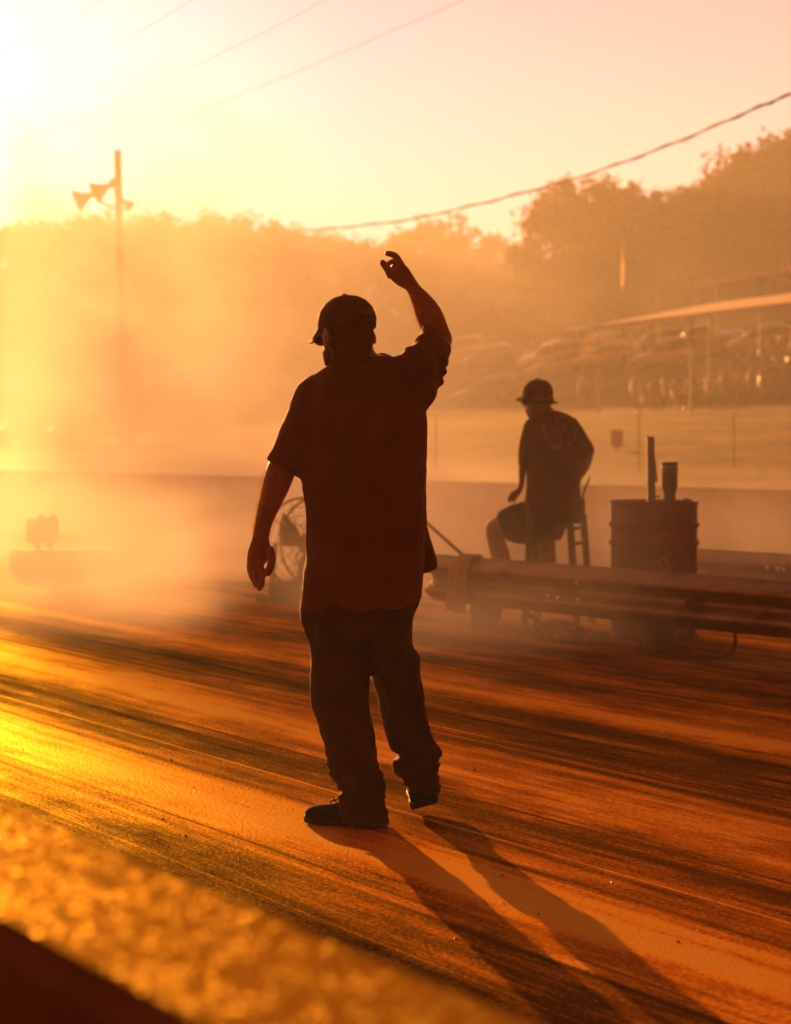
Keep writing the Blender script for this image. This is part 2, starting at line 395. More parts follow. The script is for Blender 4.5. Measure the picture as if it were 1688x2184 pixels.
# concrete wall in the foreground, its gritty top catching the sun
def grit_mat():
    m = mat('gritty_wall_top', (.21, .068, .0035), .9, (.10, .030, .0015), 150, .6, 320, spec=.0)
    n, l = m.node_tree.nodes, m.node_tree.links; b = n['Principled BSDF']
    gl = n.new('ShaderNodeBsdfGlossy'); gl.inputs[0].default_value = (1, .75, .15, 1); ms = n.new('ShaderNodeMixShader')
    l.new(b.outputs[0], ms.inputs[1]); l.new(gl.outputs[0], ms.inputs[2]); l.new(ms.outputs[0], n['Material Output'].inputs['Surface'])
    t = n.new('ShaderNodeTexCoord'); vo = n.new('ShaderNodeTexVoronoi'); vo.inputs['Scale'].default_value = 240
    l.new(t.outputs['Object'], vo.inputs['Vector'])
    sx = n.new('ShaderNodeSeparateXYZ'); l.new(vo.outputs['Color'], sx.inputs[0])
    gt = n.new('ShaderNodeMath'); gt.operation = 'GREATER_THAN'; gt.inputs[1].default_value = .94; l.new(sx.outputs[0], gt.inputs[0])
    mr = n.new('ShaderNodeMapRange'); mr.inputs[3].default_value = .012; mr.inputs[4].default_value = .32; gl.inputs['Roughness'].default_value = .34
    l.new(gt.outputs[0], mr.inputs[0]); l.new(mr.outputs[0], ms.inputs[0])
    # each stone of the grit is tilted its own way
    nm = n.new('ShaderNodeVectorMath'); nm.operation = 'MULTIPLY_ADD'
    nm.inputs[1].default_value = (.44, .44, .0); nm.inputs[2].default_value = (-.22, -.22, 0)
    l.new(vo.outputs['Color'], nm.inputs[0])
    ge = n.new('ShaderNodeNewGeometry'); ad = n.new('ShaderNodeVectorMath'); ad.operation = 'ADD'
    bp = [x for x in n if x.type == 'BUMP'][0]
    l.new(nm.outputs[0], ad.inputs[0]); l.new(bp.outputs[0], ad.inputs[1])
    no = n.new('ShaderNodeVectorMath'); no.operation = 'NORMALIZE'; l.new(ad.outputs[0], no.inputs[0]); l.new(no.outputs[0], gl.inputs['Normal'])
    return m
fw = thing('concrete_wall', 'gritty topped low concrete wall out of focus in the bottom left foreground', 'wall')
mb = MB(); p0, p1, zt = .64, .875, .868
rows = []
for v in [-6 + .5 * k for k in range(90)]:
    rows.append([PV(p0 - .10, v, -.01), PV(p0 - .05, v, .3), PV(p0, v, zt - .02), PV(p0 + .015, v, zt), PV(p1 - .015, v, zt), PV(p1, v, zt - .02), PV(p1 + .05, v, .3), PV(p1 + .10, v, -.01)])
mb.rings(rows, True, False); mb.build('wall_body', M['shaded_concrete'], fw)
mb = MB(); vv = [-6 + .25 * k for k in range(179)]
rows = [[PV(p0 + .013, v, zt + .002), PV(p0 + .016, v, zt + .006), PV(p1 - .016, v, zt + .006), PV(p1 - .013, v, zt + .002)] for v in vv]
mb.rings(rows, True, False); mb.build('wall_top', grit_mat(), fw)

# far wall across the other lane
A, B = Vector((.37, 23.4, 0)), Vector((3.86, 19.2, 0)); dW = (B - A).normalized(); nW = Vector((-dW.y, dW.x, 0))
if nW.y < 0: nW = -nW
rows = []
for k in range(60):
    q = A + dW * (-70 + k * 1.6)
    rows.append([q + Vector((0, 0, -.01)), q + nW * .06 + Vector((0, 0, .3)), q + nW * .12 + Vector((0, 0, .80)), q + nW * .15 + Vector((0, 0, .82)), q + nW * .33 + Vector((0, 0, .82)), q + nW * .36 + Vector((0, 0, .8)), q + nW * .5 + Vector((0, 0, -.01))])
mb = MB(); mb.rings(rows, True, False)
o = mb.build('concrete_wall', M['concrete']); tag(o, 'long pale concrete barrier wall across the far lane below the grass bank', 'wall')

# ------------------------------------------------------------------ haze and burnout smoke
def volume(name, density, col, g, nodes=None):
    m = bpy.data.materials.new(name); m.use_nodes = True
    n, l = m.node_tree.nodes, m.node_tree.links; n.clear()
    out = n.new('ShaderNodeOutputMaterial'); v = n.new('ShaderNodeVolumePrincipled')
    v.inputs['Color'].default_value = (*col, 1); v.inputs['Density'].default_value = density; v.inputs['Anisotropy'].default_value = g
    l.new(v.outputs[0], out.inputs['Volume'])
    if nodes: nodes(n, l, v)
    return m
mb = MB(); mb.box((0, 235, 22.0), (620, 640, 50.0))
hz = mb.build('haze', volume('warm_haze', .0011, (.95, .92, .95), .3)); tag(hz, kind='stuff')

SB = ((-20, 10), (8.5, 60), (.03, 9.8))
def smoke_nodes(n, l, v):
    t = n.new('ShaderNodeTexCoord'); sp = n.new('ShaderNodeSeparateXYZ'); l.new(t.outputs['Object'], sp.inputs[0])
    def mr(src, a, b, c=0.0, d=1.0, smooth=True):
        k = n.new('ShaderNodeMapRange'); k.interpolation_type = 'SMOOTHSTEP' if smooth else 'LINEAR'
        for i, x in enumerate((a, b, c, d)): k.inputs[i + 1].default_value = x
        l.new(src, k.inputs[0]); return k.outputs[0]
    def mul(a, b):
        k = n.new('ShaderNodeMath'); k.operation = 'MULTIPLY'
        for i, x in enumerate((a, b)):
            if isinstance(x, (int, float)): k.inputs[i].default_value = x
            else: l.new(x, k.inputs[i])
        return k.outputs[0]
    mp = n.new('ShaderNodeMapping'); mp.inputs['Scale'].default_value = (.42, .22, .5); l.new(t.outputs['Object'], mp.inputs['Vector'])
    nz = n.new('ShaderNodeTexNoise'); nz.inputs['Scale'].default_value = 1.0; nz.inputs['Detail'].default_value = 4; nz.inputs['Distortion'].default_value = .6
    l.new(mp.outputs[0], nz.inputs['Vector'])
    def add(a, b, ka=1.0):
        k = n.new('ShaderNodeMath'); k.operation = 'MULTIPLY_ADD'; k.inputs[1].default_value = ka
        l.new(a, k.inputs[0]); l.new(b, k.inputs[2]); return k.outputs[0]
    def mx(a, b):
        k = n.new('ShaderNodeMath'); k.operation = 'MAXIMUM'; l.new(a, k.inputs[0]); l.new(b, k.inputs[1]); return k.outputs[0]
    X, Y, Z = sp.outputs
    q = add(Y, X, .20)                                # cloud edge runs left of the view axis, shaped to clear the sun's path
    edge = mul(mr(q, -.8, 1.0), mr(q, 7.5, 1.8)); far_ = mr(Y, 60, 46)
    tail = mul(mr(Y, 26, 40), mr(Z, 9.6, 3.5, 0, 1.1))
    upper = mul(mul(edge, far_), mul(mr(Y, 14, 26), mx(mr(Z, 5.6, .2), tail)))
    low = mul(mul(mul(mul(mr(q, -.8, 1.0), mr(q, 8.0, 2.2)), far_), mul(mr(Y, 11.0, 16.0), mr(Z, 1.25, .35))), 4.2)
    lobe = mul(mul(mul(mr(q, 1.5, 2.3), mr(q, 5.2, 2.8)), mul(mr(Y, 8.8, 11.5), mr(Y, 18, 14))), mul(mr(Z, 2.8, .2), 1.5))
    d = mul(mx(add(upper, low), lobe), mr(nz.outputs['Fac'], .42, .62, .06, 1.25))
    l.new(mul(d, SMOKE_D), v.inputs['Density'])
SMOKE_D = .15
mb = MB(); (x0, x1), (y0, y1), (z0, z1) = SB
mb.box(((x0 + x1) / 2, (y0 + y1) / 2, (z0 + z1) / 2), (x1 - x0, y1 - y0, z1 - z0))
sm = mb.build('tyre_smoke', volume('tyre_smoke', .1, (1, .97, 1), .25, smoke_nodes)); tag(sm, kind='stuff')
# ------------------------------------------------------------------ people
def head_shape(mb, base, az, s=1.0, tilt=0.0):       # base = point under the chin; az = facing, left of +Y
    fw = Vector((-math.sin(az), math.cos(az), 0)); rt = Vector((math.cos(az), math.sin(az), 0)); up = Vector((0, 0, 1))
    if tilt: 
        q = Matrix.Rotation(tilt, 3, rt); fw = q @ fw; up = q @ up
    L = lambda f, r, u: base + (fw * f + rt * r + up * u) * s
    prof = [(-.005, .072, .0, .028), (.012, .088, -.028, .044), (.04, .094, -.062, .058), (.07, .092, -.082, .067), (.10, .090, -.092, .071),
            (.125, .093, -.098, .075), (.155, .092, -.101, .078), (.185, .084, -.096, .073), (.21, .062, -.075, .058), (.228, .03, -.045, .034), (.236, .0, -.02, .012)]
    rings = []
    for u, f, bk, w in prof:
        c, h = (f + bk) / 2, (f - bk) / 2
        rings.append([L(c + h * math.cos(t), w * math.sin(t), u) for t in [2 * math.pi * k / 28 for k in range(28)]])
    mb.rings(rings)
    mb.tube([L(.088, 0, .13), L(.104, 0, .105), L(.118, 0, .083), L(.10, 0, .074)], [.009, .011, .014, .009], 10)   # nose
    mb.tube([L(.082, -.045, .132), L(.096, -.02, .138), L(.098, 0, .134), L(.096, .02, .138), L(.082, .045, .132)], .008, 8)  # brow
    mb.tube([L(.088, -.024, .048), L(.099, 0, .05), L(.088, .024, .048)], .0075, 8)   # lips
    mb.tube([L(.086, -.020, .036), L(.096, 0, .037), L(.086, .020, .036)], .007, 8)
    for sd in (-1, 1):
        mb.blob(L(.076, sd * .031, .118), (.012 * s,) * 3, 2)                           # eyes
        e = [L(-.006 + .020 * math.cos(t), sd * (.080 + .012 * (1 - math.cos(t)) * .5), .098 + .032 * math.sin(t)) for t in [k * math.pi / 5 - 1.4 for k in range(9)]]
        mb.tube(e, [.007 * s] * 9, 8); mb.blob(L(-.004, sd * .081, .098), (.013 * s, .010 * s, .026 * s), 2)
    return L
def cap_shape(mb, L, brim, low=.128, brim_len=.075):
    prof = [(low - .006, .102, -.110, .086), (low, .104, -.112, .088), (low + .03, .102, -.113, .089), (low + .06, .090, -.104, .083), (low + .085, .066, -.082, .066), (low + .10, .040, -.056, .045), (low + .107, .012, -.03, .022), (low + .109, -.006, -.012, .004)]
    rings = []
    for u, f, bk, w in prof:
        c, h = (f + bk) / 2, (f - bk) / 2
        ring = []
        for k in range(36):
            t = 2 * math.pi * k / 36
            seam = 1 - .008 * (1 if k % 6 == 0 else 0)
            ring.append(L(c + h * math.cos(t) * seam, w * math.sin(t) * seam, u + (.012 if abs(t - math.pi) < .5 and u <= low else 0)))
        rings.append(ring)
    mb.rings(rings); mb.blob(L(-.009, 0, low + .110), (.011, .011, .006), 2)
    top, bot = [], []
    for i in range(6):
        a = i / 5
        rt_, rb_ = [], []
        for j in range(15):
            t = -1.25 + 2.5 * j / 14
            ext = brim_len * math.cos(t * .82) ** .8 * a
            f = .094 * math.cos(t * .95) + ext * 1.0; r = .088 * math.sin(t) * (1 - .08 * a)
            u = low + .008 - .030 * (r / .088) ** 2 * a - .012 * a * a
            rt_.append(L(f, r, u)); rb_.append(L(f, r, u - .006))
        top.append(rt_); bot.append(rb_)
    rings = [t + b[::-1] for t, b in zip(top, bot)]
    brim.rings(rings)
def finger(mb, pts, r0, r1, n=10):                  # tapered chain with a round tip
    m = len(pts); rr = [r0 + (r1 - r0) * i / (m - 1) for i in range(m)]
    mb.tube(catmull([Vector(p) for p in pts], 3), catmull([Vector((r, 0, 0)) for r in rr], 3) and [v.x for v in catmull([Vector((r, 0, 0)) for r in rr], 3)], n)
    mb.blob(pts[-1], (r1 * 1.03,) * 3, 2)

def folds(seed, amp, sx, sy, sz):
    def fn(co):
        q = Vector((co.x * sx + seed, co.y * sy, co.z * sz))
        a = noise.noise(q) + .5 * noise.noise(q * 2.1 + Vector((3, 1, 7)))
        return amp * (1 - abs(a) * 2.2)
    return fn

YM = 6.60
# -- standing man ----------------------------------------------------
SH = [(716, 770, 820, 757, 6.62, .070), (692, 783, 842, 763, 6.62, .092), (669, 800, 868, 775, 6.62, .112), (655, 832, 893, 800, 6.62, .126), (648, 880, 908, 858, 6.61, .135),
      (646, 940, 910, 900, 6.61, .140), (646, 1002, 908, 975, 6.61, .142), (652, 1048, 907, 1030, 6.61, .143), (657, 1083, 908, 1080, 6.61, .143), (658, 1144, 909, 1130, 6.61, .146),
      (655, 1188, 906, 1180, 6.61, .15), (650, 1217, 903, 1222, 6.61, .152), (645.4, 1259, 900, 1256, 6.61, .154), (643, 1284, 898, 1278, 6.61, .150), (642, 1297, 885, 1293, 6.61, .144)]
SL_L = [(690, 790, 722, 905, 6.62, .085), (655, 806, 700, 925, 6.62, .085), (633, 839, 682, 945, 6.62, .084), (613, 884, 668, 970, 6.62, .084), (597, 926, 656, 985, 6.62, .083), (584, 957, 648, 1000, 6.62, .082), (573, 977, 640, 1013, 6.62, .082)]
SL_R = [(842, 757, 908, 885, 6.62, .11), (871, 740, 930, 846, 6.66, .10), (889, 728, 943, 803, 6.72, .09), (902, 710, 953, 764, 6.80, .085), (909, 701, 957, 742, 6.86, .082, 6.82)]
sh = MB(); limb(sh, SH, 40, 3, ex=.88); limb(sh, SL_L, 28, 3); limb(sh, SL_R, 28, 3)
limb(sh, [(896, 1110, 907, 1100, 6.72, .05), (897, 1150, 915, 1148, 6.74, .05), (897, 1190, 924, 1184, 6.76, .045), (898, 1222, 929, 1208, 6.78, .035)], 20, 2)
shirt_me = fuse(sh, 'shirt', .0085, 3)
f1 = folds(2.0, .008, 6, 6, 2.4); f2 = folds(8.0, .006, 17, 17, 8)
rsh = P(905, 790, 6.66)
def shirt_fold(co):
    d = f1(co) + f2(co) * .6
    r = (co - rsh).length                           # creases radiate from the raised shoulder
    if r < .26:
        a = math.atan2(co.z - rsh.z, co.x - rsh.x)
        d += .007 * math.sin(a * 11 + r * 22) * max(0, 1 - r / .26)
    zh = P(760, 1295, 6.5).z; d *= max(.3, min(1, (co.z - zh) / .14))
    lo = P(700, 1200, 6.6).z
    d += .0025 * math.sin(co.x * 38 + co.y * 30 + 2 * noise.noise(co * 3)) * max(0, min(1, (lo + .28 - co.z) / .4))
    return d
displace(shirt_me, shirt_fold)

PEL = [(647, 1255, 897, 1250, 6.61, .135), (642, 1290, 890, 1288, 6.61, .140), (641, 1300, 884, 1302, 6.61, .140), (647, 1330, 876, 1337, 6.61, .132), (652, 1350, 876, 1352, 6.61, .125)]
LEG_L = [(645, 1312, 772, 1322, 6.61, .136), (651, 1345, 777, 1350, 6.61, .126), (658, 1372, 782, 1374, 6.61, .114), (665, 1434, 787, 1434, 6.60, .100), (667, 1498, 785.5, 1493, 6.58, .092), (680, 1540, 794, 1543, 6.58, .088), (691.5, 1576, 797, 1580, 6.59, .086),
         (700, 1611, 800, 1611, 6.60, .082), (709.5, 1648, 809, 1641, 6.60, .078), (720, 1665, 821, 1662, 6.60, .078), (729, 1679, 818, 1673, 6.60, .070), (732, 1692, 821, 1692, 6.60, .074), (729, 1708, 820, 1706, 6.60, .072), (730, 1722, 823, 1722, 6.60, .076), (733, 1738, 822, 1738, 6.60, .072), (735, 1750, 824, 1752, 6.60, .068)]
LEG_R = [(768, 1312, 880, 1318, 6.61, .136), (776, 1346, 877, 1350, 6.62, .124), (780, 1377, 877, 1379, 6.63, .110), (783, 1400, 893, 1400, 6.64, .10), (787, 1436, 897, 1440, 6.66, .094), (797, 1462, 899.5, 1460, 6.68, .09), (808, 1486, 901.5, 1482, 6.69, .088), (818, 1530, 906, 1525, 6.70, .084),
         (827, 1571, 915.5, 1558, 6.70, .080), (835, 1592, 921, 1578, 6.70, .080), (848, 1603, 938, 1604, 6.71, .080), (861, 1610, 933, 1617, 6.71, .068), (842, 1622, 932, 1627, 6.71, .078), (844, 1639, 932.5, 1646, 6.72, .076), (862, 1655, 933, 1658, 6.73, .068), (869, 1667, 936, 1668, 6.73, .070), (870.5, 1680, 937, 1682, 6.74, .066)]
tr = MB(); limb(tr, PEL, 36, 2, ex=.9); limb(tr, LEG_L, 28, 2); limb(tr, LEG_R, 28, 2)
trous_me = fuse(tr, 'trousers', .0085, 2)
g1 = folds(5.0, .008, 8, 8, 5); g2 = folds(1.0, .006, 12, 12, 28)
zk = P(750, 1640, 6.6).z
def trous_fold(co):
    d = g1(co)
    k = max(0, min(1, (zk + .10 - co.z) / .15)); d += k * (g2(co) * 1.4 + .003 * math.sin(co.z * 150 + 3 * noise.noise(co * 5)))
    return d
displace(trous_me, trous_fold)

bd = MB()
hb = P(747, 788, 6.56)
Lh = head_shape(bd, hb, R(38), 1.03, R(-9))
limb(bd, [(700, 735, 795, 725, 6.60, .07), (703, 752, 797, 745, 6.61, .066), (702, 770, 808, 757, 6.62, .066), (695, 795, 842, 775, 6.62, .08), (672, 830, 880, 800, 6.62, .095), (664, 940, 895, 930, 6.61, .115), (672, 1100, 892, 1090, 6.61, .12), (660, 1250, 885, 1250, 6.61, .125), (662, 1335, 866, 1340, 6.61, .11)], 28, 2)
limb(bd, LEG_L[1:-1], 20, 1, .74); limb(bd, LEG_R[1:], 20, 1, .74)
limb(bd, [(690, 800, 720, 880, 6.62, .06), (648, 838, 690, 905, 6.62, .062), (612, 915, 662, 965, 6.62, .06), (580, 975, 634, 1008, 6.62, .056), (572, 990, 629, 1014, 6.62, .054), (566, 1008, 622, 1032, 6.62, .054), (559, 1032, 613.5, 1051, 6.62, .053), (552, 1068, 600, 1078, 6.62, .050), (547, 1092, 591, 1096, 6.62, .045), (541.5, 1124, 579, 1124, 6.62, .036), (537.5, 1148, 574.5, 1149, 6.62, .031),
          (533.5, 1160, 577, 1162, 6.62, .026), (528.5, 1176, 580, 1180, 6.625, .024), (526.5, 1194, 568, 1200, 6.625, .022), (527, 1208, 562, 1208, 6.62, .017)], 24, 2)
px = 1 / 634.0
finger(bd, [P(574, 1168, 6.60), P(580, 1186, 6.59), P(578, 1206, 6.585), P(572, 1222, 6.585)], .0160, .0125)             # thumb
finger(bd, [P(557, 1196, 6.600), P(557.5, 1218, 6.592), P(560, 1237, 6.58), P(559, 1249, 6.572)], .0118, .0094)       # fingers
finger(bd, [P(547.5, 1200, 6.615), P(547, 1224, 6.612), P(551.5, 1244, 6.60), P(554, 1255, 6.588)], .0120, .0096)
finger(bd, [P(539.5, 1199, 6.628), P(538, 1221, 6.628), P(542, 1238, 6.618), P(546.5, 1249, 6.606)], .0114, .0092)
finger(bd, [P(533, 1196, 6.642), P(532, 1213, 6.645), P(535.5, 1228, 6.637), P(540, 1238, 6.628)], .0100, .0082)
# raised right arm and hand
limb(bd, [(868, 765, 905, 850, 6.64, .065), (892, 738, 935, 806, 6.72, .062), (908, 718, 952, 762, 6.82, .056), (914, 712, 961, 740, 6.90, .052), (905, 716, 965.5, 722, 6.94, .046), (899, 705, 957, 699, 6.94, .046), (889, 680, 947, 671, 6.93, .046), (881.5, 655, 934, 648, 6.92, .043), (874.5, 634, 914, 626, 6.91, .036), (868.5, 621, 901, 614, 6.905, .031), (863, 616, 893, 605, 6.90, .028),
          (846, 607, 888.5, 598, 6.90, .025), (831, 592, 878.5, 582, 6.90, .024), (828, 583, 869, 568, 6.90, .022), (834, 574, 858, 561, 6.90, .018)], 24, 2)
finger(bd, [P(858, 569, 6.89), P(849.5, 554, 6.885), P(843.5, 545.5, 6.88), P(833.5, 541.5, 6.875), P(826.5, 540.5, 6.87)], .0140, .0100)   # index, bent
finger(bd, [P(836, 590, 6.885), P(828, 575, 6.87), P(821, 565, 6.865), P(817, 560.5, 6.86)], .0158, .0118)                                  # thumb
finger(bd, [P(856, 567, 6.915), P(845, 557.5, 6.925), P(837, 558, 6.915), P(829.5, 561.5, 6.90)], .0122, .0092)                              # middle, curled
finger(bd, [P(859, 572, 6.935), P(846, 565, 6.95), P(839.5, 570.5, 6.935), P(842, 578, 6.92)], .0125, .0095)
finger(bd, [P(862, 578, 6.95), P(850, 572, 6.965), P(845, 578, 6.95), P(848, 584, 6.935)], .0095, .007)
body_me = fuse(bd, 'person', .0044, 2, .4)
base = G(770, 1756)
man = link('person', body_me, M['skin'])
tag(man, 'man in loose dark t-shirt and cap standing on the track with one arm raised', 'person')
def child(name, me, m, par): 
    o = link(name, me, m, par); return o
shirt = child('shirt', shirt_me, M['shirt'], man); trousers = child('trousers', trous_me, M['denim'], man)
cb, bb = MB(), MB(); cap_shape(cb, Lh, bb, .132)
cap = cb.build('cap', M['cap'], man); bb.build('brim', M['cap'], cap)
pt = MB(); rows = []
for u, cc, h_, w_ in ((.150, -.0055, .1078, .0893), (.163, -.0058, .1062, .0884), (.176, -.0068, .1020, .0855)):
    for off in (.0015, -.004):
        rows.append([Lh(cc - (h_ + off) * math.cos(t), (w_ + off) * math.sin(t), u) for t in [-.25 + .1 * k for k in range(14)]])
pt.rings([[rows[0][i], rows[2][i], rows[4][i], rows[5][i], rows[3][i], rows[1][i]] for i in range(14)], True, True)
pt.build('back_strap', M['cap_patch'], cap)
gl = MB(); gl.tube([Lh(.02, -.083, .122), Lh(.075, -.072, .118), Lh(.098, -.04, .116)], .0035, 8); gl.tube([Lh(.02, .083, .122), Lh(.075, .072, .118), Lh(.098, .04, .116)], .0035, 8)
gl.tube([Lh(.104, -.012, .118), Lh(.108, 0, .120), Lh(.104, .012, .118)], .003, 8)
for sd in (-1, 1): gl.blob(Lh(.099, sd * .031, .112), (.026, .026, .017), 2)
gl.build('sunglasses', M['lens'], man)
hr = MB(); rh = random.Random(3)                      # short beard and nape hair, arm hair: fine strands
def strands(mb, me, test, count, ln, rad, lean, side=False):
    vs = [q for q in me.vertices if test(q.co) and (not side or q.normal.x < -.25 or q.normal.y > .25)]
    for k in range(count):
        q = rh.choice(vs); d = (q.normal + lean + Vector((rh.gauss(0, .35), rh.gauss(0, .35), rh.gauss(0, .35)))).normalized()
        l_ = ln * rh.uniform(.5, 1.2); s_ = d.orthogonal().normalized() * rad; t_ = d.cross(s_)
        c = q.co + Vector((rh.gauss(0, .001),) * 3)
        mb.add([c + s_, c - s_ * .5 + t_ * .86, c - s_ * .5 - t_ * .86, c + d * l_], [(0, 1, 3), (1, 2, 3), (2, 0, 3)])
za, zb = P(560, 1140, 6.62).z, P(570, 1000, 6.62).z
zc, zd = P(880, 628, 6.9).z, P(900, 715, 6.9).z
xr = P(860, 600, 6.9).x
strands(hr, body_me, lambda c: (za < c.z < zb and c.x < P(640, 1000, 6.62).x), 2600, .013, .00030, Vector((0, 0, -.5)), True)
strands(hr, body_me, lambda c: (zd < c.z < zc and c.x > xr), 2200, .012, .0003, Vector((-.2, 0, .5)), True)
hr.build('arm_hair', M['arm_hair'], man, fix=False)
def shell(us, tr, off, tuck=.006):                   # cropped hair / beard hugging the head
    prof = [(-.012, .070, .0, .03), (.012, .088, -.060, .050), (.04, .094, -.074, .060), (.07, .092, -.084, .067), (.10, .090, -.092, .071), (.14, .093, -.100, .077)]
    mb = MB(); rows = []
    for u in us:
        f = lerp_tab([(a[0], a[1]) for a in prof], u); bk = lerp_tab([(a[0], a[2]) for a in prof], u); w = lerp_tab([(a[0], a[3]) for a in prof], u)
        c, h = (f + bk) / 2, (f - bk) / 2; o_, i_ = [], []
        for k in range(33):
            t = tr[0] + (tr[1] - tr[0]) * k / 32; e_ = min(1, k / 3, (32 - k) / 3)
            d = -tuck + (off + tuck) * e_ + .0015 * noise.noise(Vector((k * 1.3, u * 300, 0)))
            o_.append(Lh(c + (h + d) * math.cos(t), (w + d) * math.sin(t), u)); i_.append(Lh(c + (h - tuck) * math.cos(t), (w - tuck) * math.sin(t), u))
        rows.append(o_ + i_[::-1])
    mb.rings(rows); return mb
shell([-.01, .005, .02, .04, .06, .09, .115, .135], (1.45, 2 * math.pi - 1.45), .005).build('hair', M['hair'], man)
shell([-.014, -.004, .01, .025, .04, .055, .068], (-1.6, 1.6), .007).build('beard', M['hair'], man)

def shoe(par, heel, toe, up, w, m_up, m_sole, hgt=.075, ank=.10):
    ax = (toe - heel); ln = ax.length; ax.normalize(); up = (up - ax * up.dot(ax)).normalized(); rt = ax.cross(up)
    prof = [(-.01, .5, .70, .2), (.03, .70, .98, 0), (.10, .80, 1.0, 0), (.2, .84, 1.05, 0), (.32, .80, .98, 0), (.45, .84, .80, 0), (.6, .95, .64, 0), (.75, 1.0, .56, 0), (.87, .93, .50, .05), (.95, .74, .40, .1), (1.0, .42, .26, .2)]
    u, s = MB(), MB(); ru, rs = [], []
    for t, ww, hh, l_ in prof:
        c = heel + ax * (t * ln); a = w / 2 * ww
        ring = [c + rt * (a * math.cos(k * math.pi * 2 / 20) ) + up * (.022 + (hgt * hh) * max(0, math.sin(k * math.pi * 2 / 20)) ** .75 - .006 * max(0, -math.sin(k * math.pi * 2 / 20))) for k in range(20)]
        ru.append(ring)
        a2 = a + .004; lift = .012 * max(0, (t - .75) / .25) ** 2 * 0 + l_ * .02
        rs.append([c + rt * x + up * z for x, z in ((-a2, .002 + lift), (a2, .002 + lift), (a2 + .002, .014), (a2, .028), (-a2, .028), (-a2 - .002, .014))])
    u.rings(ru); s.rings(rs)
    sh_ = u.build('shoe', m_up, par); s.build('sole', m_sole, sh_)
    lc = MB()
    for t in (.40, .46, .52, .58, .64):
        c = heel + ax * (t * ln) + up * (.026 + hgt * (.93 - (t - .40) * 1.25))
        lc.tube([c - rt * w * .22, c + up * .006, c + rt * w * .22], .003, 6)
    lc.build('laces', m_sole, sh_)
    return sh_
hl = G(812, 1764); tl = G(655, 1752); shoe(man, hl, tl, Vector((0, 0, 1)), .105, M['leather'], M['sole'], .078)
hr_ = P(907, 1723, 6.76); tr_ = P(905, 1722, 7.03); tr_.z = .045
up_r = Vector((-.26, -.25, .93)); shoe(man, hr_, tr_, up_r, .112, M['leather'], M['sole'], .085)

# -- seated man ------------------------------------------------------
YS = 13.75
sb = MB()
hs = P(1149, 889, 13.72)
Ls = head_shape(sb, hs, R(46), 1.06, R(-4))
limb(sb, [(1126, 872, 1175, 862, YS, .06), (1130, 884, 1180, 872, YS, .065), (1132, 895, 1196, 885, YS, .07), (1128, 925, 1225, 915, YS, .10), (1126, 990, 1236, 990, YS, .115), (1128, 1060, 1236, 1060, YS, .13), (1130, 1095, 1232, 1100, YS, .12)], 24, 2)
limb(sb, [(1122, 910, 1142, 925, YS, .05), (1112, 945, 1130, 948, YS - .03, .045), (1108, 985, 1124, 985, YS, .04), (1106.5, 1005, 1122, 1008, YS + .05, .036), (1107, 1027, 1120, 1030, YS + .1, .03), (1101, 1042, 1114, 1048, YS + .12, .026), (1092, 1050, 1106, 1060, YS + .13, .02)], 18, 2)      # his left arm to the knee
for k, (a, b) in enumerate(((1098, 1047), (1095, 1052), (1094, 1058), (1096, 1063))):
    finger(sb, [P(a + 4, b, YS + .13), P(a - 4, b + 3, YS + .12 + .01 * k), P(a - 9, b + 8, YS + .12 + .01 * k)], .011, .009, 8)
finger(sb, [P(1104, 1056, YS + .1), P(1100, 1064, YS + .08), P(1096, 1070, YS + .08)], .012, .01, 8)
limb(sb, [(1214, 905, 1228, 895, YS, .055), (1226, 935, 1247, 925, YS - .02, .05), (1238, 962, 1266, 955, YS - .05, .046), (1240, 980, 1264, 982, YS, .042), (1232, 1000, 1254, 1006, YS + .1, .036), (1222, 1016, 1242, 1022, YS + .2, .03), (1212, 1028, 1230, 1038, YS + .26, .026)], 18, 2)  # right arm, hand in front
for k in range(4): finger(sb, [P(1214, 1030 + 3 * k, YS + .28), P(1204, 1036 + 3 * k, YS + .3), P(1197, 1042 + 3 * k, YS + .29)], .011, .009, 8)
finger(sb, [P(1216, 1026, YS + .28), P(1208, 1026, YS + .26), P(1202, 1029, YS + .25)], .012, .01, 8)
limb(sb, [(1128, 1085, 1180, 1135, YS, .10), (1090, 1085, 1125, 1140, YS + .12, .09), (1062, 1100, 1090, 1146, YS + .2, .08), (1040, 1114, 1075, 1152, YS + .25, .07), (1036, 1132, 1078, 1152, YS + .26, .066), (1041, 1160, 1083, 1165, YS + .26, .066), (1047.5, 1189, 1089.5, 1191, YS + .26, .066), (1054, 1225, 1088, 1226, YS + .25, .055), (1062, 1262, 1086, 1262, YS + .24, .042), (1064, 1290, 1087, 1290, YS + .24, .042)], 20, 2)   # left leg
limb(sb, [(1160, 1090, 1215, 1100, YS, .10), (1158, 1120, 1203, 1125, YS + .25, .085), (1150, 1142, 1190, 1142, YS + .36, .07), (1148, 1165, 1185, 1165, YS + .38, .062), (1148.5, 1194, 1188, 1196, YS + .38, .064), (1153, 1240, 1184, 1240, YS + .37, .052), (1160, 1290, 1182, 1290, YS + .36, .042)], 20, 2)
sb_me = fuse(sb, 'person', .008, 2, .4)
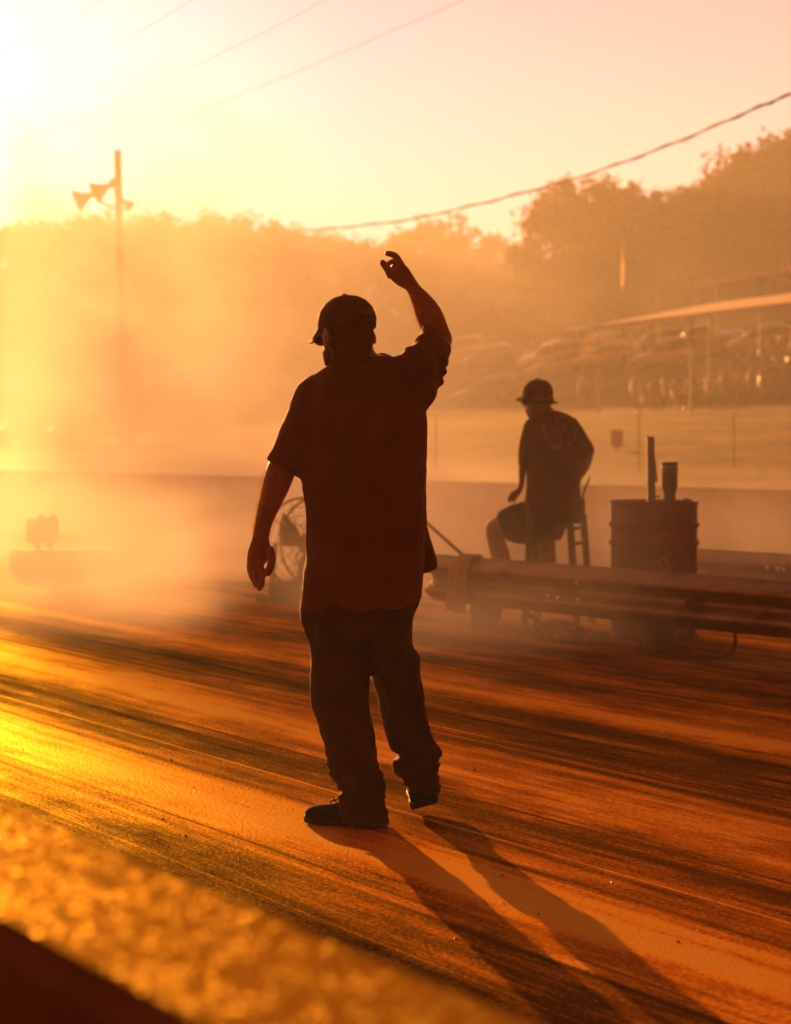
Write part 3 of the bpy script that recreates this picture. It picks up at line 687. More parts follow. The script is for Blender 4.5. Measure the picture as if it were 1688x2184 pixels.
def print_mat():                                     # worn pale print on the back of the shirt
    m = mat('printed_shirt', (.11, .030, .012), .85, None, 9, .25, 200, sheen=.25, spec=.2)
    n, l = m.node_tree.nodes, m.node_tree.links; b = n['Principled BSDF']
    t = n.new('ShaderNodeTexCoord'); vm = n.new('ShaderNodeVectorMath'); vm.operation = 'SUBTRACT'; vm.inputs[1].default_value = P(1192, 920, YS)
    l.new(t.outputs['Object'], vm.inputs[0])
    sc = n.new('ShaderNodeVectorMath'); sc.operation = 'MULTIPLY'; sc.inputs[1].default_value = (1 / .125, 0, 1 / .13); l.new(vm.outputs[0], sc.inputs[0])
    le = n.new('ShaderNodeVectorMath'); le.operation = 'LENGTH'; l.new(sc.outputs[0], le.inputs[0])
    rg = n.new('ShaderNodeValToRGB'); cr = rg.color_ramp; cr.interpolation = 'LINEAR'
    for pos, v in ((.30, .5), (.55, .25), (.72, .2), (.8, 1), (.95, .9)): 
        e = cr.elements.new(pos); e.color = (v, v, v, 1)
    cr.elements[0].color = (.55, .55, .55, 1); cr.elements[-1].color = (0, 0, 0, 1)
    l.new(le.outputs['Value'], rg.inputs[0])
    nz = n.new('ShaderNodeTexNoise'); nz.inputs['Scale'].default_value = 26; nz.inputs['Detail'].default_value = 3; l.new(t.outputs['Object'], nz.inputs['Vector'])
    th = n.new('ShaderNodeMapRange'); th.inputs[1].default_value = .50; th.inputs[2].default_value = .58; l.new(nz.outputs['Fac'], th.inputs[0])
    mu = n.new('ShaderNodeMath'); mu.operation = 'MULTIPLY'; l.new(th.outputs[0], mu.inputs[0]); l.new(rg.outputs[0], mu.inputs[1])
    mu2 = n.new('ShaderNodeMath'); mu2.operation = 'MULTIPLY'; mu2.inputs[1].default_value = .6; l.new(mu.outputs[0], mu2.inputs[0])
    mx = n.new('ShaderNodeMixRGB'); mx.inputs[2].default_value = (.36, .27, .20, 1); l.new(mu2.outputs[0], mx.inputs[0])
    src = [k for k in b.inputs['Base Color'].links][0].from_socket; l.new(src, mx.inputs[1]); l.new(mx.outputs[0], b.inputs['Base Color'])
    return m
sitter = link('person', sb_me, M['skin'])
tag(sitter, 'man in a dark printed t-shirt and shorts sitting on a bar stool behind the guardrail', 'person')
s2 = MB()
limb(s2, [(1137, 886, 1186, 876, YS, .075), (1126, 892, 1204, 882, YS, .10), (1118, 908, 1222, 892, YS, .125), (1120, 940, 1232, 920, YS, .135), (1123, 985, 1240, 985, YS, .14), (1123, 1020, 1239, 1018, YS, .15), (1122, 1050, 1236, 1050, YS, .155), (1121, 1080, 1242, 1080, YS, .16), (1122, 1098, 1240, 1100, YS, .155)], 32, 2, ex=.9)
limb(s2, [(1118, 905, 1145, 930, YS, .075), (1109, 945, 1136, 955, YS - .02, .066), (1107, 975, 1128, 978, YS, .062), (1105.5, 992, 1126, 994, YS + .03, .06)], 20, 2)
limb(s2, [(1204, 900, 1226, 890, YS, .08), (1220, 930, 1246, 920, YS - .01, .07), (1232, 960, 1268, 955, YS - .04, .066), (1237, 976, 1266, 974, YS - .02, .062)], 20, 2)
s2m = fuse(s2, 'shirt', .011, 2); q1 = folds(4, .006, 7, 7, 5)
displace(s2m, q1); child('shirt', s2m, print_mat(), sitter)
s3 = MB()
limb(s3, [(1121, 1070, 1243, 1070, YS, .15), (1121, 1095, 1243, 1098, YS, .16), (1130, 1112, 1238, 1116, YS, .14)], 28, 2, ex=.9)
limb(s3, [(1135, 1070, 1180, 1140, YS, .12), (1104, 1072, 1140, 1158, YS + .08, .11), (1078, 1082, 1108, 1159, YS + .16, .10), (1057, 1098, 1082, 1152, YS + .22, .095)], 24, 2)
limb(s3, [(1160, 1080, 1225, 1095, YS, .12), (1150, 1110, 1212, 1118, YS + .2, .11), (1142, 1130, 1204, 1134, YS + .30, .10), (1140, 1155, 1196, 1150, YS + .36, .09)], 24, 2)
s3m = fuse(s3, 'shorts', .011, 2); displace(s3m, folds(6, .006, 9, 9, 9)); child('shorts', s3m, M['denim'], sitter)
cb, bb = MB(), MB(); cap_shape(cb, Ls, bb, .140, .082)
cp = cb.build('cap', M['cap'], sitter); bb.build('brim', M['cap'], cp)
em = MB()
for sd in (-1, 1):
    c = Ls(.0, sd * .122, .113); em.blob(c, (.034, .034, .040), 2)
em.tube([Ls(-.01, -.122, .11), Ls(-.06, -.11, .095), Ls(-.108, -.06, .085), Ls(-.12, 0, .082), Ls(-.108, .06, .085), Ls(-.06, .11, .095), Ls(-.01, .122, .11)], .007, 8)
em.build('ear_defenders', M['rubber'], sitter)
gg = MB()
for sd in (-1, 1): gg.blob(Ls(.098, sd * .034, .118), (.03, .03, .02), 2)
gg.tube([Ls(.0, -.085, .122), Ls(.08, -.072, .12), Ls(.102, -.04, .12)], .004, 8); gg.tube([Ls(.0, .085, .122), Ls(.08, .072, .12), Ls(.102, .04, .12)], .004, 8)
gg.build('glasses', M['lens'], sitter)
for (hx, hy, tx, ty, yy) in ((1082, 1316, 1060, 1310, YS + .2), (1172, 1312, 1166, 1306, YS + .33)):
    a = P(hx, hy, yy); a.z = .10; b_ = a + Vector((-.17, .21, -.02)); shoe(sitter, a, b_, Vector((0, 0, 1)), .10, M['rag'], M['sole'], .075)
rd = MB(); c = P(1239, 1082, YS - .02)              # handheld radio clipped at his hip
rd.box(c, (.06, .045, .12), None, .008); rd.tube([c + Vector((.01, 0, .06)), c + Vector((.03, 0, .13)), c + Vector((.065, 0, .215))], [.008, .007, .006], 8)
rd.tube([c + Vector((0, -.02, .04)), c + Vector((-.01, -.05, .12)), c + Vector((-.035, -.06, .19)), c + Vector((-.06, -.06, .16))], .004, 8)
r_ = rd.build('handheld_radio', M['rubber']); tag(r_, 'handheld radio with a stubby aerial clipped at the hip of the seated man', 'radio')
# ------------------------------------------------------------------ bar stool, drum, rails and things round them
st = thing('bar_stool', 'wooden bar stool under the seated man behind the guardrail', 'bar stool', (0, 0, 0))
sz = P(1230, 1092, 13.75).z
mb = MB(); sc_ = Vector((P(1184, 1094, 13.8).x, 13.82, sz - .02))
mb.box(sc_, (.42, .40, .038), None, .012); mb.build('seat', M['dark_wood'], st)
legs = []
for (tx, ty, bx, by, yt, yb) in ((1132, 1100, 1120, 1333, 13.66, 13.62), (1216, 1104, 1231, 1331, 13.66, 13.62), (1244, 1100, 1262, 1316, 13.98, 14.08), (1140, 1100, 1148, 1316, 13.98, 14.08)):
    a = P(tx, ty, yt); a.z = sz - .04; b = P(bx, by, yb); b.z = 0.0
    mb = MB(); w = .024
    mb.rings([[q + Vector((sx * w, sy * w, 0)) for sx, sy in ((-1, -1), (1, -1), (1, 1), (-1, 1))] for q in (a, b)], True, False)
    mb.build('leg', M['dark_wood'], st); legs.append((a, b))
for i, j, ts in ((0, 1, (.62,)), (1, 2, (.10, .24, .66)), (2, 3, (.5,)), (3, 0, (.55,))):
    for t in ts:
        mb = MB(); mb.tube([legs[i][0].lerp(legs[i][1], t), legs[j][0].lerp(legs[j][1], t)], .013, 8); mb.build('rung', M['dark_wood'], st)

# steel drum
dc = Vector((P(1396, 1100, 13.05).x, 13.05, 0.0)); dr = thing('steel_drum', 'rusty steel drum used as a bin beside the seated man', 'drum', dc)
H_ = .905
prof = [(.283, 0), (.292, .004), (.292, .02), (.284, .03), (.284, .21)]
for zc in (.30, ):
    pass
def rib(z): return [(.284, z - .03), (.290, z - .016), (.302, z), (.290, z + .016), (.284, z + .03)]
prof = [(.288, 0.0), (.294, .008), (.288, .022), (.284, .03)] + rib(.30) + rib(.625) + rib(.745) + [(.284, H_ - .05), (.287, H_ - .02), (.293, H_ - .010), (.293, H_), (.283, H_), (.279, H_ - .02), (.278, H_ - .12)]
mb = MB(); mb.lathe(prof, (0, 0, 0), 56); mb.build('drum_body', M['barrel'], dr)
mb = MB(); rr = random.Random(9)
mb.lathe([(.276, H_ - .11), (.276, H_ - .05), (.18, H_ - .03), (.0, H_ - .025)], (0, 0, 0), 40)
fl = mb.mesh('rubbish'); 
for q in fl.vertices:
    if q.co.z > H_ - .06: q.co.z += .018 * noise.noise(q.co * 14)
link('rubbish', fl, M['trash'], dr)
for (px_, yy, r, m_) in ((1464, 13.02, .034, 'rag'), (1476, 12.95, .022, 'paper'), (1345, 12.97, .025, 'rag'), (1322, 13.0, .018, 'paper'), (1357, 13.1, .016, 'paper'), (1427, 12.9, .02, 'trash')):
    mb = MB(); mb.blob((0, 0, 0), (r * 1.1, r, r * .8), 2); q = mb.mesh('crumpled_wrapper')
    for v_ in q.vertices: v_.co += v_.normal * .35 * r * noise.noise(v_.co * 50 + Vector((px_, 0, 0)))
    o = link('crumpled_wrapper', q, M[m_]); o.location = (P(px_, 1060, yy).x, yy, H_ - .030 + r * .6)
    lab = {1464: 'largest crumpled wrapper standing proud of the drum rim at its right', 1476: 'small pale wrapper catching the sun at the right rim of the drum', 1345: 'crumpled wrapper lying inside the drum left of the pipe', 1322: 'small pale wrapper at the left rim of the drum', 1357: 'small pale wrapper touching the foot of the pipe in the drum', 1427: 'dark crumpled wrapper in the drum at the foot of the tumbler'}[px_]
    tag(o, lab, 'wrapper', 'rubbish in the drum')
pp = thing('pipe', 'tall square post stub standing up out of the steel drum', 'pipe', (P(1390, 1060, 13.05).x, 13.05, H_ - .04))
zt2 = P(1388, 931, 13.05).z - (H_ - .04)
mb = MB(); mb.rings([[Vector((x * w - .004 * k, y * w, z)) for x, y in ((-1, -1), (1, -1), (1, 1), (-1, 1))] for k, (w, z) in enumerate(((.0265, 0), (.025, zt2 * .45), (.0235, zt2 - .01), (.022, zt2)))], True, False); mb.build('post', M['pipe'], pp)
mb = MB(); mb.add([(.021, -.02, .21), (.024, .012, .34), (.042, -.01, .165), (.026, -.02, .16), (.023, -.022, .21)], [(0, 1, 2), (0, 2, 3), (0, 1, 3), (1, 2, 3)]); mb.build('peeling_tape', M['pipe'], pp)
mb = MB(); mb.box((.04, 0, .065), (.035, .012, .012), Matrix.Rotation(.3, 3, 'Y')); mb.build('tape_end', M['pipe'], pp)
tm = thing('tumbler', 'dark insulated tumbler with a lid standing in the top of the drum', 'tumbler', (P(1429, 1060, 13.0).x, 13.0, H_ - .035))
zt3 = P(1429, 985, 13.0).z - (H_ - .035); k = 13.0 / F
mb = MB(); mb.lathe([(.0, 0), (11.5 * k, 0), (12.2 * k, .006), (12.6 * k, zt3 * .28), (14.2 * k, zt3 * .36), (16.4 * k, zt3 * .40), (17.4 * k, zt3 * .9), (17.2 * k, zt3 * .905)], (0, 0, 0), 32); mb.build('cup', M['tumbler'], tm)
mb = MB(); mb.lathe([(17.1 * k, zt3 * .90), (17.6 * k, zt3 * .93), (17.6 * k, zt3 * .985), (16.5 * k, zt3), (0, zt3)], (0, 0, 0), 32); mb.build('lid', M['lens'], tm)
mb = MB(); mb.lathe([(17.55 * k, zt3 * .885), (17.8 * k, zt3 * .89), (17.8 * k, zt3 * .905), (17.55 * k, zt3 * .91)], (0, 0, 0), 32, False); mb.build('rim', M['tumbler_steel'], tm)
# sticker: two bent sheets on the front of the drum with block letters
def on_drum(a, z, r=.2865): return Vector((r * math.sin(a), -r * math.cos(a), z))
cam_az = math.atan2(dc.x, dc.y)
def sticker(a0, z0, wid, hei, tilt, name):
    mb = MB(); nx, nz = 14, 4; vs_ = []
    for r in (.2850, .2864):
        for j in range(nz + 1):
            for i in range(nx + 1):
                x, z = (i / nx - .5) * wid, (j / nz - .5) * hei
                vs_.append(on_drum(a0 - cam_az + (x * math.cos(tilt) - z * math.sin(tilt)) / .285, z0 + x * math.sin(tilt) + z * math.cos(tilt), r))
    m_ = (nx + 1) * (nz + 1); fs = []
    for j in range(nz):
        for i in range(nx):
            q = j * (nx + 1) + i; fs += [(q, q + 1, q + nx + 2, q + nx + 1), (m_ + q + nx + 1, m_ + q + nx + 2, m_ + q + 1, m_ + q)]
    mb.add(vs_, fs); return mb.build(name, M['paper'], dr)
GLY = {'R': ['110', '101', '110', '101', '101'], 'E': ['111', '100', '110', '100', '111'], 'L': ['100', '100', '100', '100', '111'], 'T': ['111', '010', '010', '010', '010'], 'O': ['111', '101', '101', '101', '111'], 'S': ['111', '100', '111', '001', '111'], 'A': ['010', '101', '111', '101', '101'], 'P': ['110', '101', '110', '100', '100'], 'Y': ['101', '101', '010', '010', '010'], 'B': ['110', '101', '110', '101', '110']}
def letters(text, a0, z0, ch, tilt, m_):
    mb = MB(); cw = ch * .62; tot = cw * 1.3 * len(text)
    for i, c in enumerate(text):
        for r_i, row in enumerate(GLY[c]):
            for c_i, bit in enumerate(row):
                if bit == '0': continue
                x0 = -tot / 2 + i * cw * 1.3 + c_i * cw / 3; z1 = ch / 2 - r_i * ch / 5
                qs = []
                for r in (.2866, .2872):
                    for x, z in ((x0, z1 - ch / 5), (x0 + cw / 3, z1 - ch / 5), (x0 + cw / 3, z1), (x0, z1)):
                        qs.append(on_drum(a0 - cam_az + (x * math.cos(tilt) - z * math.sin(tilt)) / .285, z0 + x * math.sin(tilt) + z * math.cos(tilt), r))
                mb.add(qs, [(0, 3, 2, 1), (4, 5, 6, 7), (0, 1, 5, 4), (1, 2, 6, 5), (2, 3, 7, 6), (3, 0, 4, 7)])
    return mb
zst = P(1440, 1203, 12.77).z
ti = R(24)
pz = sticker(.12, zst - .015, .20, .085, ti, 'sticker'); letters('RELET', .12, zst - .015, .055, ti, 'ink').build('lettering', M['ink'], pz)
letters('STROL', -.04, zst + .065, .045, ti, 'p').build('stencil_lettering', mat('faded_paint', (.20, .10, .065), .7, (.10, .045, .028), 30), dr)
letters('TAL', .0, zst + .028, .04, ti, 'p').build('stencil_lettering', bpy.data.materials['faded_paint'], dr)

# W-beam guardrail
def guardrail(name, A, B, label, posts, bolts_and_hole_lights, top=.50):
    g = thing(name, label, 'guardrail'); d = (B - A).normalized(); nn = Vector((d.y, -d.x, 0))
    if nn.dot(Vector((-1, -1, 0))) < 0: nn = -nn
    prof = [(.0, .0), (.004, -.006), (.010, -.014), (.030, -.030), (.062, -.052), (.078, -.066), (.083, -.080), (.080, -.094), (.064, -.108), (.030, -.132), (.012, -.150), (.008, -.165), (.012, -.180), (.030, -.198), (.064, -.222), (.080, -.236), (.083, -.250), (.078, -.264), (.062, -.278), (.030, -.300), (.010, -.316), (.004, -.324), (0, -.330)]
    th_ = .004
    ln = (B - A).length; rows = []
    for t in [0, .02] + [.3 * k for k in range(1, int(ln / .3) + 1)]:
        q = A + d * t; wob = .004 * noise.noise(Vector((t * 1.3, 7, 0)))
        front = [q + nn * (o_ + wob) + Vector((0, 0, top + z_)) for o_, z_ in prof]
        back = [q + nn * (o_ + wob - th_) + Vector((0, 0, top + z_)) for o_, z_ in prof]
        rows.append(front + back[::-1])
    mb = MB(); mb.rings(rows); beam = mb.build('beam', M['galv'], g)
    mb = MB(); rows = []                              # lapped panel bolted over the first one
    for t in [1.02 + .3 * k for k in range(int((ln - 1.3) / .3))]:
        q = A + d * t; wob = .006 * noise.noise(Vector((t * 1.7, 3, 0))) + (.0045 if t > 1.1 else .002)
        front = [q + nn * (o_ + wob + .004 * noise.noise(Vector((t * 2, z_ * 9, 5)))) + Vector((0, 0, top + z_)) for o_, z_ in prof]
        back = [v_ - nn * .003 for v_ in front]
        rows.append(front + back[::-1])
    mb.rings(rows, False); mb.build('lapped_panel', M['galv'], g)
    for px_, yy in posts:
        c = A + d * ((P(px_, 1200, yy) - A).dot(d)); mb = MB()
        rot = Matrix.Rotation(math.atan2(d.y, d.x), 3, 'Z')
        mb.box(c - nn * .09 + Vector((0, 0, top / 2 - .02)), (.125, .155, top + .0), rot, .006); mb.build('post', M['wood'], g)
    for (px_, py_) in bolts_and_hole_lights:
        rr_ = ray(px_, py_); o_ = Vector((0, 0, CAM_H)); tt = ((A + nn * .02) - o_).dot(nn) / rr_.dot(nn); q = o_ + rr_ * tt
        zz = top - q.z
        off = lerp_tab([(-z_, o2) for o2, z_ in prof], zz)
        q = A + d * ((q - A).dot(d)) + nn * (off + .006); q.z = top - zz
        rot = nn.to_track_quat('Z', 'Y').to_matrix()
        mb = MB(); mb.lathe([(.017, 0), (.017, .004), (.011, .010), (0, .012)], q, 12, True, rot); mb.build('bolt_or_hole_light', M['bright_steel'], g)  # at the front rail's end these stand in for light through holes
    return g, d, nn
A1, B1 = Vector((.27, 13.9, 0)), Vector((2.25, 11.2, 0)); d1 = (B1 - A1).normalized()
g1_, d1, n1 = guardrail('guardrail', A1, A1 + d1 * 8.2, 'weathered steel guardrail with a towel hung over its end, running off to the right', ((978, 13.45), (1367, 12.1), (1850, 10.7)),
    ((934, 1247), (936, 1279), (929, 1216), (1180, 1271), (1202, 1274), (1244, 1242), (1246, 1279)))
A2, B2 = Vector((2.05, 14.9, 0)), Vector((2.79, 13.9, 0)); d2 = (B2 - A2).normalized()
guardrail('guardrail', A2, A2 + d2 * 8.5, 'second steel guardrail further back behind the drum', ((1800, 13.3), (1560, 14.4)), ((1651, 1210), (1673, 1211.5), (1685, 1213), (1497, 1216)))

# towel folded over the beam
def towel():
    t0 = (P(977, 1240, 13.5) - A1).dot(d1); wid = .17; rows = []
    ns, nt = 26, 40
    path = [(-.055, -.16), (-.05, -.06), (-.045, -.005), (-.02, .018), (.02, .016), (.05, -.006), (.08, -.045), (.098, -.08), (.10, -.13), (.098, -.2), (.10, -.26), (.104, -.33), (.106, -.375)]
    pv = catmull([Vector((a, 0, b)) for a, b in path], 4)
    outer, inner = [], []
    for i, q in enumerate(pv):
        f = i / (len(pv) - 1); ro, ri = [], []
        for j in range(ns):
            s_ = j / (ns - 1)
            spread = wid * (.80 + .30 * f) ; shift = -.055 * f + .03
            w_ = .012 * math.sin(s_ * 16 + 1.5 * f) * min(1, max(0, (f - .25) * 3)) + .006 * math.sin(s_ * 37 + 3 * f)
            edge = .014 * math.sin(s_ * 5 + 1) if i == len(pv) - 1 else 0
            base_ = A1 + d1 * (t0 + (s_ - .5) * spread + shift) + Vector((0, 0, .50 + q.z + edge))
            ro.append(base_ + n1 * (q.x + w_ + .010)); ri.append(base_ + n1 * (q.x + w_ - .004))
        outer.append(ro); inner.append(ri)
    mb = MB(); mb.rings([o_ + i_[::-1] for o_, i_ in zip(outer, inner)])
    me = mb.mesh('towel'); displace(me, lambda co: .002 * noise.noise(co * 60))
    return link('towel', me, M['towel'])
tag(towel(), 'pale terry towel draped over the end of the front guardrail', 'towel')

# mop leaning over from behind, its head on the ground
mp_ = thing('mop', 'mop leaning on the far side of the front guardrail, its yarn head on the ground', 'mop')
hd = G(1160, 1362); up_ = P(880, 1088, 14.55)
mb = MB(); mb.tube([hd + Vector((-.02, .04, .09)), up_], .013, 10); mb.build('handle', M['wood'], mp_)
mb = MB(); mb.box(hd + Vector((0, .03, .075)), (.13, .06, .06), Matrix.Rotation(-.6, 3, 'Z'), .01); mb.build('clamp', M['grey_paint'], mp_)
mb = MB(); rm = random.Random(12)
for k in range(75):
    a = rm.uniform(-1.5, 1.5); ln = rm.uniform(.16, .42)
    p0_ = hd + Vector((rm.uniform(-.05, .07), rm.uniform(-.04, .05), .075)); dv = Vector((math.cos(a), math.sin(a) * .55, 0)); hh = rm.uniform(.05, .11)
    pts = [p0_, p0_ + dv * ln * .3 + Vector((0, 0, hh * .35)), p0_ + dv * ln * .65 + Vector((0, 0, -hh * .3)), p0_ + dv * ln + Vector((rm.uniform(-.03, .03), rm.uniform(-.03, .03), 0))]
    pts[-1].z = .011; pts[2].z = max(.018, pts[2].z)
    mb.tube(catmull(pts, 3), .010, 6)
mb.build('yarn_head', M['rag'], mp_)
# crumpled rag beside the mop head
mb = MB(); mb.blob((0, 0, .04), (.15, .10, .055), 3); q = mb.mesh('shop_rag')
for v_ in q.vertices:
    v_.co += v_.normal * (.045 * noise.noise(v_.co * 9) + .02 * noise.noise(v_.co * 24)); v_.co.z = max(v_.co.z, .002)
o = link('shop_rag', q, M['rag'], None, G(1240, 1372)); tag(o, 'crumpled rag heaped on the ground beside the mop head', 'rag')

# small wheel lying against the first post
ty_ = thing('small_tyre', 'small tyre propped behind the first guardrail post below the towel', 'tyre', G(1040, 1346) + Vector((0, .25, .11)), .45)
rt_ = Matrix.Rotation(R(82), 3, 'X') ; mb = MB(); rg_ = []
for k in range(32):
    a = 2 * math.pi * k / 32; c = Vector((.085 * math.cos(a), .085 * math.sin(a), 0)); e_ = c.normalized()
    rg_.append([rt_ @ (c + e_ * (.034 * math.cos(t)) + Vector((0, 0, .05 * math.sin(t)))) for t in [2 * math.pi * j / 12 for j in range(12)]])
mb.rings(rg_, False, True, True); mb.build('tyre', M['rubber'], ty_)
mb = MB(); mb.lathe([(.0, -.03), (.03, -.035), (.055, -.02), (.06, .02), (.03, .035), (0, .03)], (0, 0, 0), 24, True, rt_); mb.build('rim', M['steel'], ty_)

# bent tube stand behind the front rail
tb = thing('tube_stand', 'bent metal tube loop stand with its foot showing under the front guardrail', 'stand')
Yt = 11.75; mb = MB()
pts = [P(1472, 1290, Yt), P(1472, 1345, Yt), P(1477, 1376, Yt), P(1490, 1390, Yt), P(1510, 1394, Yt), P(1540, 1394, Yt), P(1558, 1388, Yt), P(1568, 1372, Yt), P(1569, 1345, Yt), P(1569, 1290, Yt)]
dz = min(p_.z for p_ in pts) - .0135
pts = [p_ - Vector((0, 0, dz)) for p_ in pts]
mb.tube(catmull(pts, 4), .0125, 12); mb.build('tube_loop', M['grey_paint'], tb)
mb = MB(); mb.box((pts[0] + pts[-1]) / 2 + Vector((0, 0, .02)), (.33, .03, .04), None, .006); mb.build('crossbar', M['grey_paint'], tb)

# drum fan beyond the man
fc = P(662, 1160, 15.8); fn = thing('drum_fan', 'large wire guarded drum fan standing on the ground behind the man, half hidden', 'fan', (fc.x, 15.8, 0), R(-32))
FR, zc = .37, fc.z
def circ(r, y, n=48): return [Vector((r * math.cos(2 * math.pi * k / n), y, zc + r * math.sin(2 * math.pi * k / n))) for k in range(n)]
for y in (-.11, .11):
    mb = MB()
    mb.tube(circ(FR, y), .011, 8, False, True)
    for r in (.30, .23, .16, .09): mb.tube(circ(r, y * 1.25, 40), .0028, 6, False, True)
    for k in range(10):
        a = 2 * math.pi * k / 10
        mb.tube([Vector((FR * math.cos(a), y, zc + FR * math.sin(a))), Vector((.05 * math.cos(a), y * 1.35, zc + .05 * math.sin(a)))], .0035, 6)
    mb.build('wire_guard', M['grey_paint'], fn)
for k in range(3):
    a = R(158) + k * math.pi * 2 / 3; mb = MB(); rows = []
    for i in range(7):
        r = .06 + .045 * i; w = .05 + .013 * i
        rows.append([Vector((r * math.cos(a + t * w / max(r, .15) * 1.2), .04 * t * 1.5 + yy, zc + r * math.sin(a + t * w / max(r, .15) * 1.2))) for t, yy in ((-1, 0), (-.3, .006), (.4, .006), (1, 0), (.4, -.002), (-.3, -.002))])
    mb.rings(rows); mb.build('blade', M['grey_paint'], fn)
mb = MB(); mb.lathe([(.0, -.1), (.075, -.09), (.09, -.04), (.09, .12), (.06, .16), (0, .17)], (0, .02, zc), 24, True, Matrix.Rotation(R(-90), 3, 'X')); mb.build('motor', M['grey_paint'], fn)
mb = MB()
for sx in (-.34, .34):
    mb.tube([Vector((sx, 0, zc)), Vector((sx * 1.12, 0, .10)), Vector((sx * 1.05, 0, .03))], .02, 8); mb.tube([Vector((sx, -.26, .03)), Vector((sx, .26, .03))], .02, 8)
mb.tube([Vector((-.36, .0, .03)), Vector((.36, .0, .03))], .02, 8); mb.box((-.27, .02, .09), (.20, .20, .16), None, .02)
mb.build('stand', M['grey_paint'], fn)
mb = MB(); mb.tube([Vector((x, .2, zc + z)) for x, z in ((.0, -.08), (-.22, -.07), (-.27, -.10), (-.28, -.14), (-.24, -.18), (0, -.18))], .011, 8); mb.build('handle', M['grey_paint'], fn)

# low block with a boxed sign on two legs, out in the smoke
bl = thing('low_block', 'long low dark block on the track in the smoke, carrying a small box', 'block', G(160, 1222), R(17))
k = 19.2 / F
mb = MB(); mb.box((0, .0, .12), (268 * k, .5, .24), None, .03); mb.build('block_body', M['foam'], bl)
bx = thing('timing_box', 'boxed timing display on two short legs standing on the low block in the smoke', 'box', Vector((P(91, 1165, 19.3).x, 19.3, .24)), R(17))
mb = MB(); mb.box((0, 0, .185), (66 * k, .16, 52 * k), Matrix.Rotation(R(-3), 3, 'Y'), .01); cbx = mb.build('case', M['foam'], bx)
for sx in (-.045, .075):
    mb = MB(); mb.box((sx, 0, .03), (10 * k, .05, .10)); mb.build('leg', M['foam'], bx)
for sx in (-.02, .10):
    mb = MB(); mb.blob((sx, 0, .31), (.035, .035, .03), 2); mb.build('lamp', M['grey_paint'], bx)
# hose with metal couplings running along the ground
mb = MB(); hp = [G(285, 1212), G(322, 1216), G(340, 1223), G(372, 1234), G(400, 1238), G(470, 1243), G(560, 1248), G(700, 1256), G(900, 1262)]
for q in hp: q.z = .013
hs_ = thing('hose', 'thin hose with shiny couplings lying along the ground out in the smoke', 'hose')
mb.tube(catmull(hp, 5), .012, 8); mb.build('hose_line', M['rubber'], hs_)
for px_, py_ in ((338, 1222), (326, 1217), (396, 1237)):
    q = G(px_, py_); mb = MB(); mb.tube([q + Vector((-.035, .02, .02)), q + Vector((.035, -.01, .02))], .019, 12); mb.build('coupling', M['bright_steel'], hs_)
